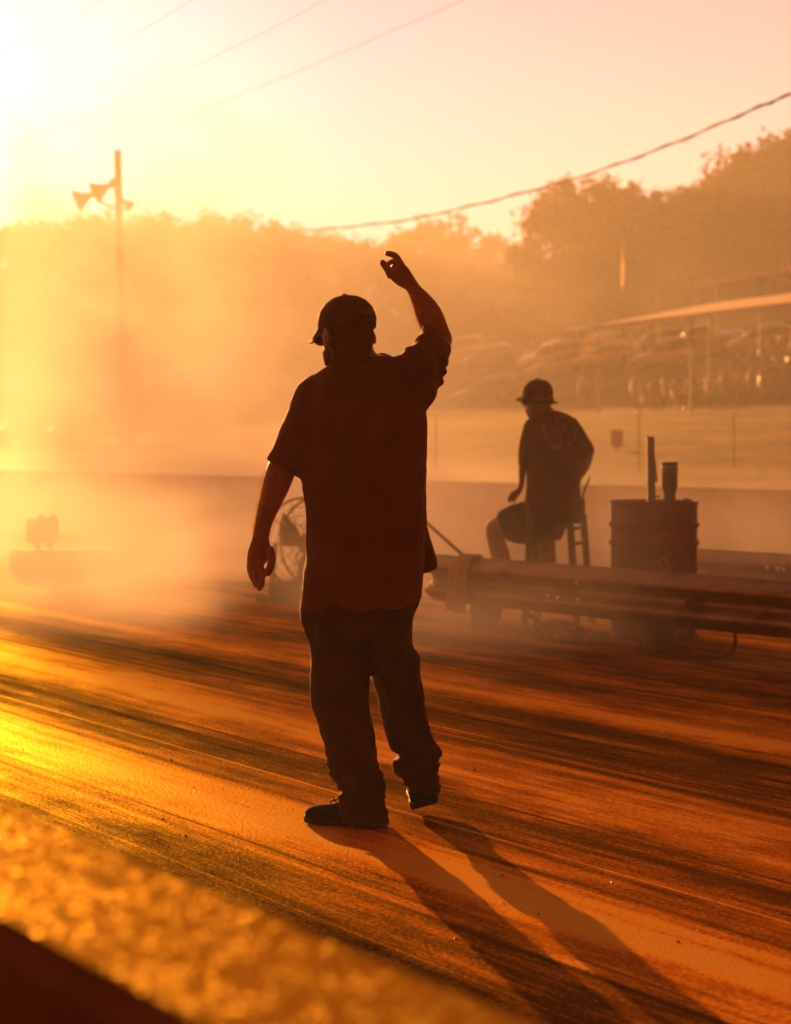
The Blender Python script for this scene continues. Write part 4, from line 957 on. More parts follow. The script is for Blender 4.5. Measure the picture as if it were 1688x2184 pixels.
# ------------------------------------------------------------------ parked cars on the bank
def paint(name, col):
    m = mat(name, col, .25, tuple(c * .85 for c in col), 3, spec=.6); b = m.node_tree.nodes['Principled BSDF']
    b.inputs['Coat Weight'].default_value = 1.0; b.inputs['Coat Roughness'].default_value = .06; b.inputs['Coat IOR'].default_value = 1.7; return m
CARP = {'white': paint('white_car_paint', (.78, .72, .66)), 'silver': paint('silver_car_paint', (.48, .43, .39)), 'dark': paint('dark_car_paint', (.05, .035, .03)), 'red': paint('red_car_paint', (.28, .045, .03)), 'tan': paint('tan_car_paint', (.30, .22, .15))}
M['glass'] = mat('car_glass', (.03, .025, .02), .06, spec=.9)
M['lamp'] = mat('lamp_glass', (.9, .8, .6), .15, None, 9, metal=1.0)
def make_car(kind, colour):
    # along +x = front; length about 4.6 m
    L_, W_ = {'sedan': (4.6, 1.8), 'suv': (4.7, 1.9), 'pickup': (5.4, 1.95)}[kind]
    e_ = empty('parked_car')
    lower = {'sedan': [(-2.3, .50, .92), (-2.2, .34, .98), (-1.5, .26, 1.0), (-.6, .24, .98), (.6, .24, .97), (1.35, .26, .93), (2.0, .30, .82), (2.25, .36, .70), (2.3, .45, .60)],
             'suv': [(-2.35, .55, 1.05), (-2.25, .38, 1.12), (-1.5, .32, 1.14), (0, .30, 1.12), (.9, .30, 1.10), (1.4, .32, 1.05), (2.1, .36, .95), (2.3, .42, .85), (2.36, .5, .72)],
             'pickup': [(-2.7, .6, 1.08), (-2.62, .48, 1.14), (-1.6, .42, 1.14), (0, .40, 1.13), (1.0, .40, 1.12), (1.5, .42, 1.1), (2.4, .45, 1.0), (2.62, .5, .9), (2.7, .6, .75)]}[kind]
    mb = MB(); rows = []
    for x, z0_, z1_ in lower:
        w = W_ / 2 * (1 - .10 * (abs(x) / (L_ / 2)) ** 4)
        rows.append([Vector((x, y * w, z)) for y, z in ((-.92, z0_), (-1.0, z0_ + .12), (-1.0, (z0_ + z1_) / 2 + .05), (-.95, z1_ - .03), (-.85, z1_), (.85, z1_), (.95, z1_ - .03), (1.0, (z0_ + z1_) / 2 + .05), (1.0, z0_ + .12), (.92, z0_))])
    mb.rings(rows); body = mb.build('body', CARP[colour], e_)
    cab = {'sedan': [(-1.95, .96, .96), (-1.3, .97, 1.34), (-.9, .97, 1.42), (-.1, .97, 1.45), (.35, .97, 1.38), (1.25, .94, .95)], 'suv': [(-2.25, 1.08, 1.1), (-2.05, 1.10, 1.66), (-1.5, 1.1, 1.74), (-.2, 1.1, 1.74), (.3, 1.1, 1.66), (1.05, 1.08, 1.1)],
           'pickup': [(-.85, 1.1, 1.12), (-.75, 1.1, 1.72), (-.4, 1.1, 1.80), (.35, 1.1, 1.80), (.65, 1.1, 1.72), (1.35, 1.08, 1.1)]}[kind]
    def cabin(sc, lo, hi):
        mb = MB(); rows = []
        for x, z0_, z1_ in cab:
            zt_ = z0_ + (z1_ - z0_) * hi; zb_ = z0_ + (z1_ - z0_) * lo; w = W_ / 2 * .93 * sc; wt = w * .80
            f = lambda z: w + (wt - w) * ((z - z0_) / .6)
            rows.append([Vector((x, -f(zb_), zb_)), Vector((x, -f(zt_), zt_ - .02 * hi)), Vector((x, -f(zt_) + .08, zt_ + .0)), Vector((x, f(zt_) - .08, zt_)), Vector((x, f(zt_), zt_ - .02 * hi)), Vector((x, f(zb_), zb_))])
        mb.rings(rows); return mb
    cabin(1.0, 0, .97).build('windows', M['glass'], e_)
    mb = MB(); rows = []
    for x, z0_, z1_ in cab[1:5]:
        w = W_ / 2 * .93 * .80
        rows.append([Vector((x, -w - .01, z1_ - .07)), Vector((x, -w + .05, z1_ + .012)), Vector((x, w - .05, z1_ + .012)), Vector((x, w + .01, z1_ - .07))])
    mb.rings(rows)
    for sd in (-1, 1):
        for (xa, za), (xb, zb_) in (((cab[0][0], cab[0][1]), (cab[1][0], cab[1][2])), ((cab[-1][0], cab[-1][1]), (cab[-2][0], cab[-2][2])), ((-.2, cab[3][1]), (-.2, cab[3][2]))):
            mb.tube([Vector((xa, sd * W_ / 2 * .93, za)), Vector((xb, sd * W_ / 2 * .755, zb_))], .04, 6)
    mb.build('roof', CARP[colour], e_)
    wr = .33 if kind == 'sedan' else .38
    for x in (-L_ * .29, L_ * .30):
        for sd in (-1, 1):
            mb = MB(); mb.lathe([(.0, -.1), (wr - .05, -.11), (wr, -.08), (wr, .08), (wr - .05, .11), (0, .1)], (x, sd * (W_ / 2 - .11), wr), 18, True, Matrix.Rotation(R(90), 3, 'X')); wh = mb.build('wheel', M['rubber'], e_)
            mb = MB(); mb.lathe([(.0, .0), (wr * .6, .01), (wr * .6, .03), (0, .02)], (x, sd * (W_ / 2 + .0), wr), 12, True, Matrix.Rotation(R(90 * sd), 3, 'X')); mb.build('rim', M['steel'], wh)
    zf = lower[-2][2] - .10
    for sd in (-1, 1):
        mb = MB(); mb.blob((lower[-2][0] - .06, sd * W_ / 2 * .70, zf), (.14, .20, .12), 2); mb.build('headlight', M['lamp'], e_)
        mb = MB(); mb.blob((.75 if kind != 'pickup' else .95, sd * (W_ / 2 + .06), cab[-1][1] + .04), (.07, .10, .07), 1); mb.build('mirror', CARP[colour], e_)
    return e_
cars = [  # px of the middle, y of the tyres, kind, colour, heading (0 = nose to the left), label
    (1203, 796, 'sedan', 'silver', 12, 'silver sedan parked nose left on the bank directly above the seated man', None),
    (1180, 785, 'suv', 'white', 10, 'pale sport utility car behind the silver sedan, half hidden by it, its headlight glinting', None),
    (1300, 778, 'sedan', 'white', 16, 'pale sedan parked under the left end of the canopy roof', None),
    (1424, 782, 'suv', 'silver', 14, 'grey sport utility car with glinting headlight parked under the canopy left of the crowd', None),
    (1415, 748, 'sedan', 'tan', 12, 'tan sedan in the back row just under the middle of the canopy eave', None),
    (1500, 752, 'pickup', 'silver', 12, 'silver pickup in the back row behind the top of the crowd', None),
    (1052, 778, 'sedan', 'tan', 10, 'tan sedan just right of the raised elbow, faint in the smoke', None),
    (975, 770, 'suv', 'white', 6, 'pale sport utility car partly hidden behind the raised elbow of the standing man', None),
    (1235, 752, 'pickup', 'white', 12, 'white pickup in the back row left of the canopy end', None),
    (1632, 745, 'sedan', 'white', 14, 'pale sedan at the far right of the back row under the canopy', None),
    (70, 946, 'sedan', 'silver', -14, 'grey sedan lost in the thick smoke at the left edge of the frame', None),
    (215, 948, 'suv', 'silver', -10, 'grey sport utility car lost in the thick smoke below the speaker pole', None),
    (1040, 860, 'suv', 'dark', 18, 'dark car low on the bank between the standing man and the seated man', None)]
protos = {}
for px_, py_, kind, colr, hd_, lab, _ in cars:
    q = hit(px_, py_, 60)
    if q is None: continue
    if (kind, colr) not in protos: c = protos[(kind, colr)] = make_car(kind, colr)
    else: c = copy_tree(protos[(kind, colr)])
    c.location = q
    gx, gy = (tz(q.x + 2, q.y) - tz(q.x - 2, q.y)) / 4, (tz(q.x, q.y + 2) - tz(q.x, q.y - 2)) / 4
    up_c = Vector((-gx, -gy, 1)).normalized(); ang = up_c.angle(Vector((0, 0, 1)))
    if ang > R(11): up_c = Vector((0, 0, 1)).slerp(up_c, R(11) / ang)
    c.rotation_euler = (Vector((0, 0, 1)).rotation_difference(up_c).to_matrix() @ Matrix.Rotation(R(180 - hd_), 3, 'Z')).to_euler(); tag(c, lab, 'car', 'cars parked on the bank')

# ------------------------------------------------------------------ canopy with bleachers
M['roof'] = mat('canopy_sheet', (.60, .44, .30), .6, (.50, .35, .22), 2, .2, 12, spec=.4)
def canopy(name, A, B, depth, drop, th_, label, posts):
    g = thing(name, label, 'canopy'); d = (B - A); d.z = 0; d.normalize(); nn = Vector((-d.y, d.x, 0))
    if nn.y < 0: nn = -nn
    ln = (B - A).length; mb = MB(); rows = []
    for k in range(13):
        q = A.lerp(B, k / 12)
        rows.append([q, q + Vector((0, 0, th_)), q + nn * depth + Vector((0, 0, th_ + drop)), q + nn * depth + Vector((0, 0, drop))])
    mb.rings(rows, True, False); mb.build('roof', M['roof'], g)
    for t, w in posts:
        for off in (.3, depth - .5):
            q = A.lerp(B, t) + nn * off; zt_ = q.z + drop * off / depth + .02; zb_ = tz(q.x, q.y) - .1
            mb = MB(); mb.box((q.x, q.y, (zt_ + zb_) / 2), (w, w, zt_ - zb_)); mb.build('post', M['wood'], g)
    return d, nn
CA, CB = P(1262, 701, 105), P(1700, 638, 86.5); CB.z = CA.z
CE = CA + (CB - CA) * 1.5
dC, nC = canopy('spectator_canopy', CA, CE, 7.5, 1.4, .16, 'long pale canopy roof over the crowd on the bank', ((.01, .09), (.34, .10), (.68, .10), (.99, .10)))
DA = P(1390, 628, 128); DB = P(1700, 577, 110); DB.z = DA.z
canopy('upper_canopy', DA, DA + (DB - DA) * 1.5, 5, .9, .22, 'second higher canopy roof edge behind the long canopy', ((.02, .12), (.5, .12), (.98, .12)))
bt = thing('bleachers', 'stepped wooden bleachers under the canopy filled with spectators', 'bleachers')
bA = hit(1492, 838, 60); rows_z = []
for r_ in range(6):
    q0 = bA + nC * (r_ * .85) ; q1 = q0 + dC * 16; zr = tz(bA.x, bA.y) + .42 + r_ * .42
    mb = MB(); rot = Matrix.Rotation(math.atan2(dC.y, dC.x), 3, 'Z'); mid = (q0 + q1) / 2
    mb.box((mid.x, mid.y, zr), (16, .3, .05), rot); mb.build('bench_plank', M['wood'], bt)
    mb = MB(); mb.box((mid.x - nC.x * .38, mid.y - nC.y * .38, zr - .40), (16, .4, .05), rot); mb.build('foot_plank', M['wood'], bt)
    rows_z.append((q0, zr))
for t in (0.3, 5.3, 10.5, 15.6):
    for r_ in (0, 2, 5):
        q = rows_z[r_][0] + dC * t; zz = rows_z[r_][1] - .03; zb_ = tz(q.x, q.y) - .1
        mb = MB(); mb.box((q.x, q.y, (zz + zb_) / 2), (.08, .08, zz - zb_)); mb.build('upright', M['steel'], bt)

# ------------------------------------------------------------------ spectators
def skin_person(pose):
    J = {'hip': (0, 0, .92), 'waist': (0, 0, 1.08), 'chest': (0, .0, 1.32), 'neck': (0, .01, 1.50), 'head': (0, .03, 1.60), 'crown': (0, .02, 1.71)}
    Rd = {'hip': (.155, .12), 'waist': (.155, .115), 'chest': (.18, .125), 'neck': (.06, .06), 'head': (.085, .10), 'crown': (.06, .07)}
    E = [('hip', 'waist'), ('waist', 'chest'), ('chest', 'neck'), ('neck', 'head'), ('head', 'crown')]
    for sd, s in (('l', -1), ('r', 1)):
        J['sh' + sd] = (s * .19, 0, 1.42); Rd['sh' + sd] = (.065, .065)
        if pose == 'sit': el, ha = (s * .25, .08, 1.18), (s * .14, .32, 1.02)
        elif pose == 'akimbo': el, ha = (s * .36, -.08, 1.20), (s * .20, .06, 1.04)
        elif pose == 'fold': el, ha = (s * .27, .04, 1.16), (s * -.03, .24, 1.22)
        else: el, ha = (s * .25, -.02, 1.14), (s * .25, .08, .90)
        J['el' + sd] = el; J['ha' + sd] = ha; Rd['el' + sd] = (.045, .045); Rd['ha' + sd] = (.032, .038)
        E += [('chest', 'sh' + sd), ('sh' + sd, 'el' + sd), ('el' + sd, 'ha' + sd)]
        J['th' + sd] = (s * .10, 0, .86); Rd['th' + sd] = (.085, .09)
        if pose == 'sit': kn, an, to = (s * .13, .44, .90), (s * .13, .46, .47), (s * .14, .60, .44)
        elif pose == 'walk': kn, an, to = (s * .10, .06 + s * .12, .48), (s * .10, -.02 + s * .22, .09), (s * .11, .13 + s * .2, .04)
        else: kn, an, to = (s * .11, .02, .48), (s * .12, 0, .09), (s * .14, .15, .04)
        J['kn' + sd] = kn; J['an' + sd] = an; J['to' + sd] = to
        Rd['kn' + sd] = (.06, .06); Rd['an' + sd] = (.045, .045); Rd['to' + sd] = (.04, .035)
        E += [('hip', 'th' + sd), ('th' + sd, 'kn' + sd), ('kn' + sd, 'an' + sd), ('an' + sd, 'to' + sd)]
    ks = list(J); me = bpy.data.meshes.new('person'); me.from_pydata([J[k] for k in ks], [(ks.index(a), ks.index(b)) for a, b in E], [])
    o = bpy.data.objects.new('tmp', me); COL.objects.link(o)
    sk = o.modifiers.new('s', 'SKIN'); sb_ = o.modifiers.new('u', 'SUBSURF'); sb_.levels = 1
    for i, k in enumerate(ks):
        me.skin_vertices[0].data[i].radius = Rd[k]; me.skin_vertices[0].data[i].use_root = (k == 'hip')
    bpy.context.view_layer.update(); dg = bpy.context.evaluated_depsgraph_get()
    out = bpy.data.meshes.new_from_object(o.evaluated_get(dg), depsgraph=dg)
    bpy.data.objects.remove(o); bpy.data.meshes.remove(me)
    if pose == 'sit':
        for v_ in out.vertices: v_.co.z -= .44
    dz = .44 if pose == 'sit' else 0
    for p_ in out.polygons:
        c = p_.center; z = c.z + dz; p_.use_smooth = True
        leg = (z < .96 and (abs(c.x) < .24)) if pose != 'sit' else (z < 1.0 and (abs(c.x) < .22) and not (z > .96 and c.y > .2))
        if z > 1.66 or (z > 1.58 and c.y < 0): p_.material_index = 3
        elif z > 1.50: p_.material_index = 0
        elif leg: p_.material_index = 2 if z > .10 else 3
        elif (abs(c.x) > .23 and z < 1.2) or (pose in ('sit', 'fold') and c.y > .17): p_.material_index = 0
        else: p_.material_index = 1
    return out
shirts = {'white': mat('white_cotton', (.62, .54, .46), .9), 'orange': mat('orange_cotton', (.55, .20, .05), .9), 'red': mat('red_cotton', (.35, .05, .03), .9), 'black': mat('black_cotton', (.03, .02, .017), .9), 'grey': mat('grey_cotton', (.20, .16, .13), .9), 'yellow': mat('yellow_cotton', (.60, .40, .08), .9), 'brown': mat('brown_cotton', (.14, .08, .045), .9)}
pants = [M['denim'], mat('khaki_cotton', (.26, .19, .12), .9), M['shirt']]
base_me = {k: skin_person(k) for k in ('stand', 'walk', 'akimbo', 'fold', 'sit')}
cache = {}; rp_ = random.Random(21)
def spectator(pose, shirt, loc, rz, label, group):
    pi = rp_.randrange(3); key = (pose, shirt, pi)
    if key not in cache:
        me = base_me[pose].copy(); me.materials.clear()
        for m_ in (M['skin'], shirts[shirt], pants[pi], M['hair']): me.materials.append(m_)
        cache[key] = me
    o = bpy.data.objects.new('person', cache[key]); COL.objects.link(o); o.location = loc; o.rotation_euler = (0, 0, rz)
    s_ = rp_.uniform(.94, 1.05); o.scale = (s_ * 1.06, s_ * 1.06, s_)
    return tag(o, label, 'person', group)
names = ['white', 'orange', 'red', 'black', 'grey', 'yellow', 'brown']
rown = ['front', 'second', 'third', 'fourth', 'fifth', 'top']
face = math.atan2(-nC.y, -nC.x) - math.pi / 2          # facing down the bank, to the track
for r_ in range(6):
    q0, zr = rows_z[r_]; t = rp_.uniform(.2, 1.0); k = 0; prev = 'the left end of the bench'
    while t < 9.0 and k < 7:
        sname = names[(k * 3 + r_ * 2) % 7]; q = q0 + dC * t
        lab = f'spectator in {sname} shirt, {["first", "second", "third", "fourth", "fifth", "sixth", "seventh"][k]} from the left on the {rown[r_]} bleacher row'
        spectator('sit', sname, (q.x, q.y, zr + .025 - .44), face + rp_.uniform(-.3, .3), lab, 'spectators on the bleachers')
        t += rp_.uniform(.75, 1.5); k += 1
standing = [(1240, 862, 'white', 'walk', 'alone just right of the seated man\'s head'), (1352, 868, 'black', 'stand', 'at the left of the group on the grass'), (1372, 872, 'brown', 'fold', 'second in the group on the grass'),
            (1395, 876, 'grey', 'akimbo', 'hands on hips in the middle of the group on the grass'), (1416, 866, 'orange', 'stand', 'facing the track in the group on the grass'), (1440, 872, 'black', 'walk', 'walking toward the bleachers along the grass'), (1466, 868, 'red', 'stand', 'just left of the dark bin on the grass'),
            (1512, 866, 'white', 'stand', 'in front of the left end of the bleachers'), (1545, 862, 'yellow', 'akimbo', 'hands on hips in front of the bleachers'), (1573, 862, 'black', 'fold', 'arms folded in front of the bleachers'), (1600, 858, 'grey', 'walk', 'walking past the front of the bleachers'),
            (1622, 858, 'orange', 'stand', 'in front of the bleachers near the right side'), (1651, 856, 'brown', 'walk', 'walking at the far right in front of the bleachers'), (1672, 854, 'red', 'stand', 'last at the right edge in front of the bleachers'),
            (1285, 790, 'black', 'stand', 'between the parked cars under the end of the canopy'), (1322, 786, 'brown', 'stand', 'beside the pale sedan under the canopy'), (1345, 800, 'grey', 'walk', 'walking between the cars and the grass')]
for px_, py_, sname, pose, where in standing:
    q = hit(px_, py_, 60)
    if q: spectator(pose, sname, q, face + rp_.uniform(-.9, .9), f'spectator in {sname} shirt {where}', 'spectators standing on the bank')
# folding chairs and coolers among them
def folding_chair(loc, rz, label):
    c = thing('folding_chair', label, 'chair', loc, rz, 'folding chairs on the grass')
    mb = MB(); mb.box((0, 0, .42), (.48, .45, .03)); mb.build('seat', shirts['brown'], c)
    mb = MB(); mb.box((0, -.22, .70), (.48, .03, .5), Matrix.Rotation(.15, 3, 'X')); mb.build('backrest', shirts['brown'], c)
    for sx in (-.22, .22):
        mb = MB(); mb.tube([(sx, .22, 0), (sx, -.2, .62)], .013, 6); mb.tube([(sx, -.24, 0), (sx, .2, .62), (sx, -.2, .62)], .013, 6); mb.build('side_frame', M['steel'], c)
    return c
for i, (px_, py_, lab) in enumerate(((1360, 884, 'folding camp chair at the left of the group on the grass'), (1408, 886, 'folding camp chair in the middle of the group on the grass'), (1450, 882, 'folding camp chair nearest the bleachers on the grass'))):
    q = hit(px_, py_, 60); folding_chair(q, face + .4 * i - .4, lab)
q = hit(1484, 868, 60); bn = thing('rubbish_bin', 'dark barrel bin on the grass at the left end of the bleachers', 'bin', q)
mb = MB(); mb.lathe([(.0, 0), (.27, 0), (.30, .85), (.31, .87), (.28, .88), (.27, .8), (0, .78)], (0, 0, 0), 20); mb.build('bin_body', M['barrel'], bn)

# sign and wire fence on the grass
q = hit(1316, 962, 20); sg = thing('notice_board', 'small pale blank board on a post on the grass bank behind the drum', 'sign', q)
Yq = q.y; zb_, zt_ = P(1316, 953, Yq).z - q.z, P(1316, 917, Yq).z - q.z; w_ = 26 / F * Yq
mb = MB(); mb.box((0, 0, (zb_ + zt_) / 2), (w_, .03, zt_ - zb_), None, .008); mb.build('board', shirts['white'], sg)
mb = MB(); mb.box((0, .03, zt_ / 2 - .1), (.05, .04, zt_ + .2)); mb.build('post', M['wood'], sg)
fe = thing('wire_fence', 'thin wire fence with slender posts along the foot of the grass bank', 'fence')
fa, fb = hit(930, 1010, 20), hit(1760, 985, 20); tops = []
for k in range(5):
    c = fa.lerp(fb, k / 4); z0_ = tz(c.x, c.y); mb = MB(); mb.tube([(c.x, c.y, z0_ - .1), (c.x, c.y, z0_ + 1.25)], .013, 8); mb.build('post', M['wood'], fe); tops.append((c.x, c.y, z0_))
for h_ in (.4, .8, 1.2):
    mb = MB(); mb.tube([(x, y, z + h_) for x, y, z in tops], .002, 5); mb.build('wire', M['steel'], fe)

# ------------------------------------------------------------------ horn speaker pole, lamp pole, cables
YP, YQ = 88, 87.9
spx = P(256, 460, YP); g0 = tz(spx.x, YP)
sp_ = thing('speaker_pole', 'tall wooden pole carrying outdoor horn speakers above the tree line', 'pole', (spx.x, YP, g0))
tp_ = P(251, 320, YP) - Vector((spx.x, YP, g0))
mb = MB(); mb.tube([(.12, 0, -.2), (.05, 0, 5.0), (tp_.x, 0, tp_.z)], [.22, .20, .155], 12); mb.build('pole', M['pale_wood'], sp_)
def horn(px_, py_, dirn, r, ln):
    c = P(px_, py_, YQ) - Vector((spx.x, YP, g0)); d = Vector(dirn).normalized(); rot = d.to_track_quat('Z', 'Y').to_matrix()
    mb = MB(); mb.lathe([(.0, -ln * .62), (r * .36, -ln * .62), (r * .38, -ln * .22), (r * .20, -ln * .16), (r * .30, ln * .05), (r * .62, ln * .36), (r, ln * .62), (r * .96, ln * .63), (r * .55, ln * .35), (r * .2, ln * .05), (0, ln * .03)], c, 20, True, rot)
    return mb
for a in ((190, 417, (-.9, -.2, -.42), .52, 1.0), (228, 398, (-.85, -.25, -.5), .52, 1.0), (266, 431, (.4, .6, -.3), .26, .54)):
    horn(*a).build('horn_speaker', M['grey_paint'], sp_)
mb = MB(); off = Vector((spx.x, YP, g0))
mb.tube([P(262, 440, YP) - off, P(236, 441, YQ) - off, P(210, 428, YQ) - off], .055, 8); mb.tube([P(258, 402, YP) - off, P(240, 408, YQ) - off], .045, 8); mb.tube([P(234, 441, YQ) - off, P(234, 470, YQ) - off], .03, 8); mb.build('bracket', M['grey_paint'], sp_)

lp = hit(1330, 745, 60); lpz = P(1332, 487, lp.y).z - lp.z
lg = thing('lamp_post', 'slender lamp post with a small glinting head in front of the trees', 'lamp post', lp)
mb = MB(); mb.tube([(0, 0, -.1), (0, 0, lpz)], [.11, .06], 8); mb.build('pole', M['galv'], lg)
mb = MB(); mb.tube([(0, 0, lpz - .1), (.25, -.1, lpz), (.4, -.15, lpz)], .04, 8); mb.build('arm', M['galv'], lg)
mb = MB(); mb.blob((.45, -.17, lpz - .02), (.24, .14, .10), 2); mb.build('lamp_head', M['lamp'], lg)

def cable(name, pts, r, label, twist=0):
    q = catmull([P(*p) for p in pts], 10); mb = MB(); mb.tube(q, r, 6)
    if twist:
        mb.tube([c + Vector((0, 0, r * 1.6 * math.sin(i * .9))) + Vector((0, r * 1.4 * math.cos(i * .9), 0)) for i, c in enumerate(q)], r * .75, 6)
    o = mb.build(name, M['rubber']); return tag(o, label, 'cable')
cable('overhead_cable', [(640, 492, 74), (715, 486, 70), (860, 470, 63), (1000, 440, 57), (1150, 402, 52), (1300, 356, 47), (1450, 300, 43), (1600, 236, 39.5), (1688, 200, 38), (1850, 130, 35)], .022, 'thick twisted overhead cable sagging across the sky down to the left', 1)
lab = ['thin faint overhead wire, upper of the parallel wires near the top left corner', 'thin faint overhead wire, second down of the parallel wires at top left', 'thin faint overhead wire, third down of the parallel wires crossing above the pole top', 'thin faint overhead wire, lowest of the parallel wires ending at top right of centre']
for i, pts in enumerate(([(-60, 135, 60), (110, 55, 56), (240, -10, 54)], [(-80, 250, 64), (95, 186, 60), (260, 90, 56), (440, -20, 52)], [(-80, 352, 66), (130, 272, 60), (330, 180, 56), (560, 70, 52), (720, -15, 49)], [(-80, 400, 70), (240, 300, 62), (450, 225, 58), (640, 150, 54), (830, 68, 50), (1010, -10, 47)])):
    cable('overhead_wire', pts, .006, lab[i])

# ------------------------------------------------------------------ trees
M['leaf'] = mat('leaves', (.075, .060, .016), .6, (.045, .038, .010), .5, transl=.35, spec=.2)
M['leaf2'] = mat('dry_leaves', (.10, .066, .018), .6, (.055, .040, .012), .5, transl=.35, spec=.2)
M['bark'] = mat('bark', (.10, .065, .04), .9, (.05, .032, .02), 3, .6, 12, stretch=(4, 4, .8))
def tree_meshes(seed, h=10.0, spread=3.4, dens=1.0, bare=False):
    r_ = random.Random(seed); tb_ = MB(); tips = []
    th_ = h * (.45 if not bare else .55)
    tb_.tube([(0, 0, -.3), (r_.uniform(-.1, .1), 0, th_ * .5), (r_.uniform(-.3, .3), r_.uniform(-.3, .3), th_), (r_.uniform(-.4, .4), 0, h * .8)], [.26, .20, .14, .05], 8)
    nl = 32 if not bare else 22
    for k in range(nl):
        z0_ = h * r_.uniform(.03, .72); a = r_.uniform(0, 6.28); z1_ = z0_ + h * r_.uniform(.06, .24)
        wid = spread * (1 - ((z1_ / h) - .45) ** 2 * 2.2) * r_.uniform(.55, 1.0); wid = max(wid, .5)
        e_ = Vector((math.cos(a) * wid, math.sin(a) * wid, min(z1_, h * .94)))
        m_ = Vector((e_.x * .5, e_.y * .5, z0_ + (e_.z - z0_) * .65)); tb_.tube([(0, 0, z0_), m_, e_], [.09, .055, .02], 6); tips += [e_, m_.lerp(e_, .5)]
        if bare:
            for j in range(4):
                t_ = e_ + Vector((r_.uniform(-.9, .9), r_.uniform(-.9, .9), r_.uniform(.2, 1.2))); tb_.tube([m_.lerp(e_, .4 + .15 * j), t_], [.03, .008], 5); tips.append(t_)
    tips.append(Vector((0, 0, h * .88)))
    for k in range(0 if bare else 9):
        a = r_.uniform(0, 6.28); q_ = spread * r_.uniform(.1, .5); tips.append(Vector((math.cos(a) * q_, math.sin(a) * q_, h * r_.uniform(.78, .93))))
    lf = MB(); vs_, fs = [], []
    for tp_ in tips:
        cr_ = r_.uniform(.4, 1.15) * spread * .33 * (.4 if bare else 1)
        for k in range(int((10 if bare else 80) * dens)):
            d = Vector((r_.gauss(0, 1), r_.gauss(0, 1), r_.gauss(0, .85))); d.normalize()
            c = tp_ + d * cr_ * (r_.random() ** .6) * (1.6 if r_.random() < .12 else 1); s_ = r_.uniform(.10, .26)
            if c.z > h: c.z = h - r_.random() * .4
            if c.z < .3: c.z = .3
            u_ = Vector((r_.gauss(0, 1), r_.gauss(0, 1), r_.gauss(0, 1))).normalized(); w_ = u_.orthogonal().normalized()
            b = len(vs_); vs_ += [c - u_ * s_, c + w_ * s_ * .6, c + u_ * s_, c - w_ * s_ * .6]; fs.append((b, b + 1, b + 2, b + 3))
    lf.add(vs_, fs); return tb_.mesh('trunk'), lf.mesh('crown')
protoT = []
for i, (sp__, d_) in enumerate(((3.0, 1.0), (2.4, 1.1), (3.6, .95), (2.7, .9), (3.2, 1.15))):
    a, b = tree_meshes(40 + i, 10, sp__, d_)
    a.materials.append(M['bark']); b.materials.append(M['leaf'] if i % 2 == 0 else M['leaf2']); protoT.append((a, b))
a, b = tree_meshes(77, 10, 2.2, 1, True); a.materials.append(M['bark']); b.materials.append(M['leaf2']); bareT = (a, b)
ktype = ['broad tree', 'narrow tree', 'wide spreading tree', 'uneven crowned tree', 'dense rounded tree']
def tree(px_, yt, Y, k, label, wide=1.0):
    top = P(px_, yt, Y); z0_ = tz(top.x, Y); h_ = top.z - z0_
    tr_, cr_ = protoT[k] if k < 5 else bareT
    t = thing('tree', label, 'tree', (top.x, Y, z0_), random.uniform(0, 6.28), 'trees along the ridge')
    s_ = h_ / 9.6; t.scale = (s_ ** .75 * wide, s_ ** .75 * wide, s_)
    link('trunk', tr_, None, t); link('crown', cr_, None, t); return t
TL = [(-40, 470, 355), (25, 476, 379), (70, 480, 367), (118, 470, 387), (165, 480, 371), (212, 452, 379), (262, 470, 390), (312, 462, 367), (352, 492, 395), (400, 470, 371), (446, 448, 383), (488, 462, 367), (535, 496, 395), (580, 478, 379), (630, 486, 367), (682, 490, 387), (730, 506, 379), (775, 524, 390), (818, 512, 383), (866, 486, 367), (912, 462, 355), (950, 500, 371), (1022, 532, 379), (1058, 500, 355), (1098, 528, 363), (1140, 510, 228), (1180, 442, 215), (1216, 396, 219), (1262, 372, 212), (1300, 398, 223), (1344, 384, 212), (1388, 428, 219), (1424, 405, 228), (1456, 392, 215), (1500, 398, 223), (1542, 352, 212), (1588, 330, 208), (1634, 292, 205), (1682, 300, 208), (1735, 285, 212), (1240, 500, 219), (1400, 500, 223), (1470, 480, 233), (1545, 460, 219), (1620, 440, 223), (1690, 430, 219), (1150, 590, 228), (1060, 590, 360), (980, 560, 360), (-60, 500, 300), (60, 520, 310), (150, 515, 300), (240, 520, 315), (340, 530, 300), (430, 520, 310), (520, 540, 305), (610, 530, 300), (700, 545, 310), (800, 560, 300), (900, 540, 305)]
ORD = ['first', 'second', 'third', 'fourth', 'fifth', 'sixth', 'seventh', 'eighth', 'ninth', 'tenth', 'eleventh', 'twelfth']
LMK = [(0, 'the left frame edge'), (256, 'the speaker pole'), (560, 'the hanging hand'), (845, 'the raised hand'), (1150, 'the seated man'), (1333, 'the lamp post'), (1430, 'the tumbler')]
def place_labels(xs):                                # 'third right of the speaker pole', counted along one row
    out = {}
    for li, (lx, ln_) in enumerate(LMK):
        hi = LMK[li + 1][0] if li + 1 < len(LMK) else 1e9
        row = sorted(i for i in range(len(xs)) if lx <= xs[i] < hi); row.sort(key=lambda i: xs[i])
        for r_, i in enumerate(row): out[i] = f'{ORD[r_]} right of {ln_}'
    left = sorted((i for i in range(len(xs)) if xs[i] < 0), key=lambda i: -xs[i])
    for r_, i in enumerate(left): out[i] = 'cut by the left frame edge' if r_ == 0 else 'beyond the left frame edge'
    return out
SKY = [i for i in range(len(TL)) if i < 40]; LOW = [i for i in range(len(TL)) if i >= 40]
lab_s = place_labels([TL[i][0] for i in SKY]); lab_l = place_labels([TL[i][0] for i in LOW])
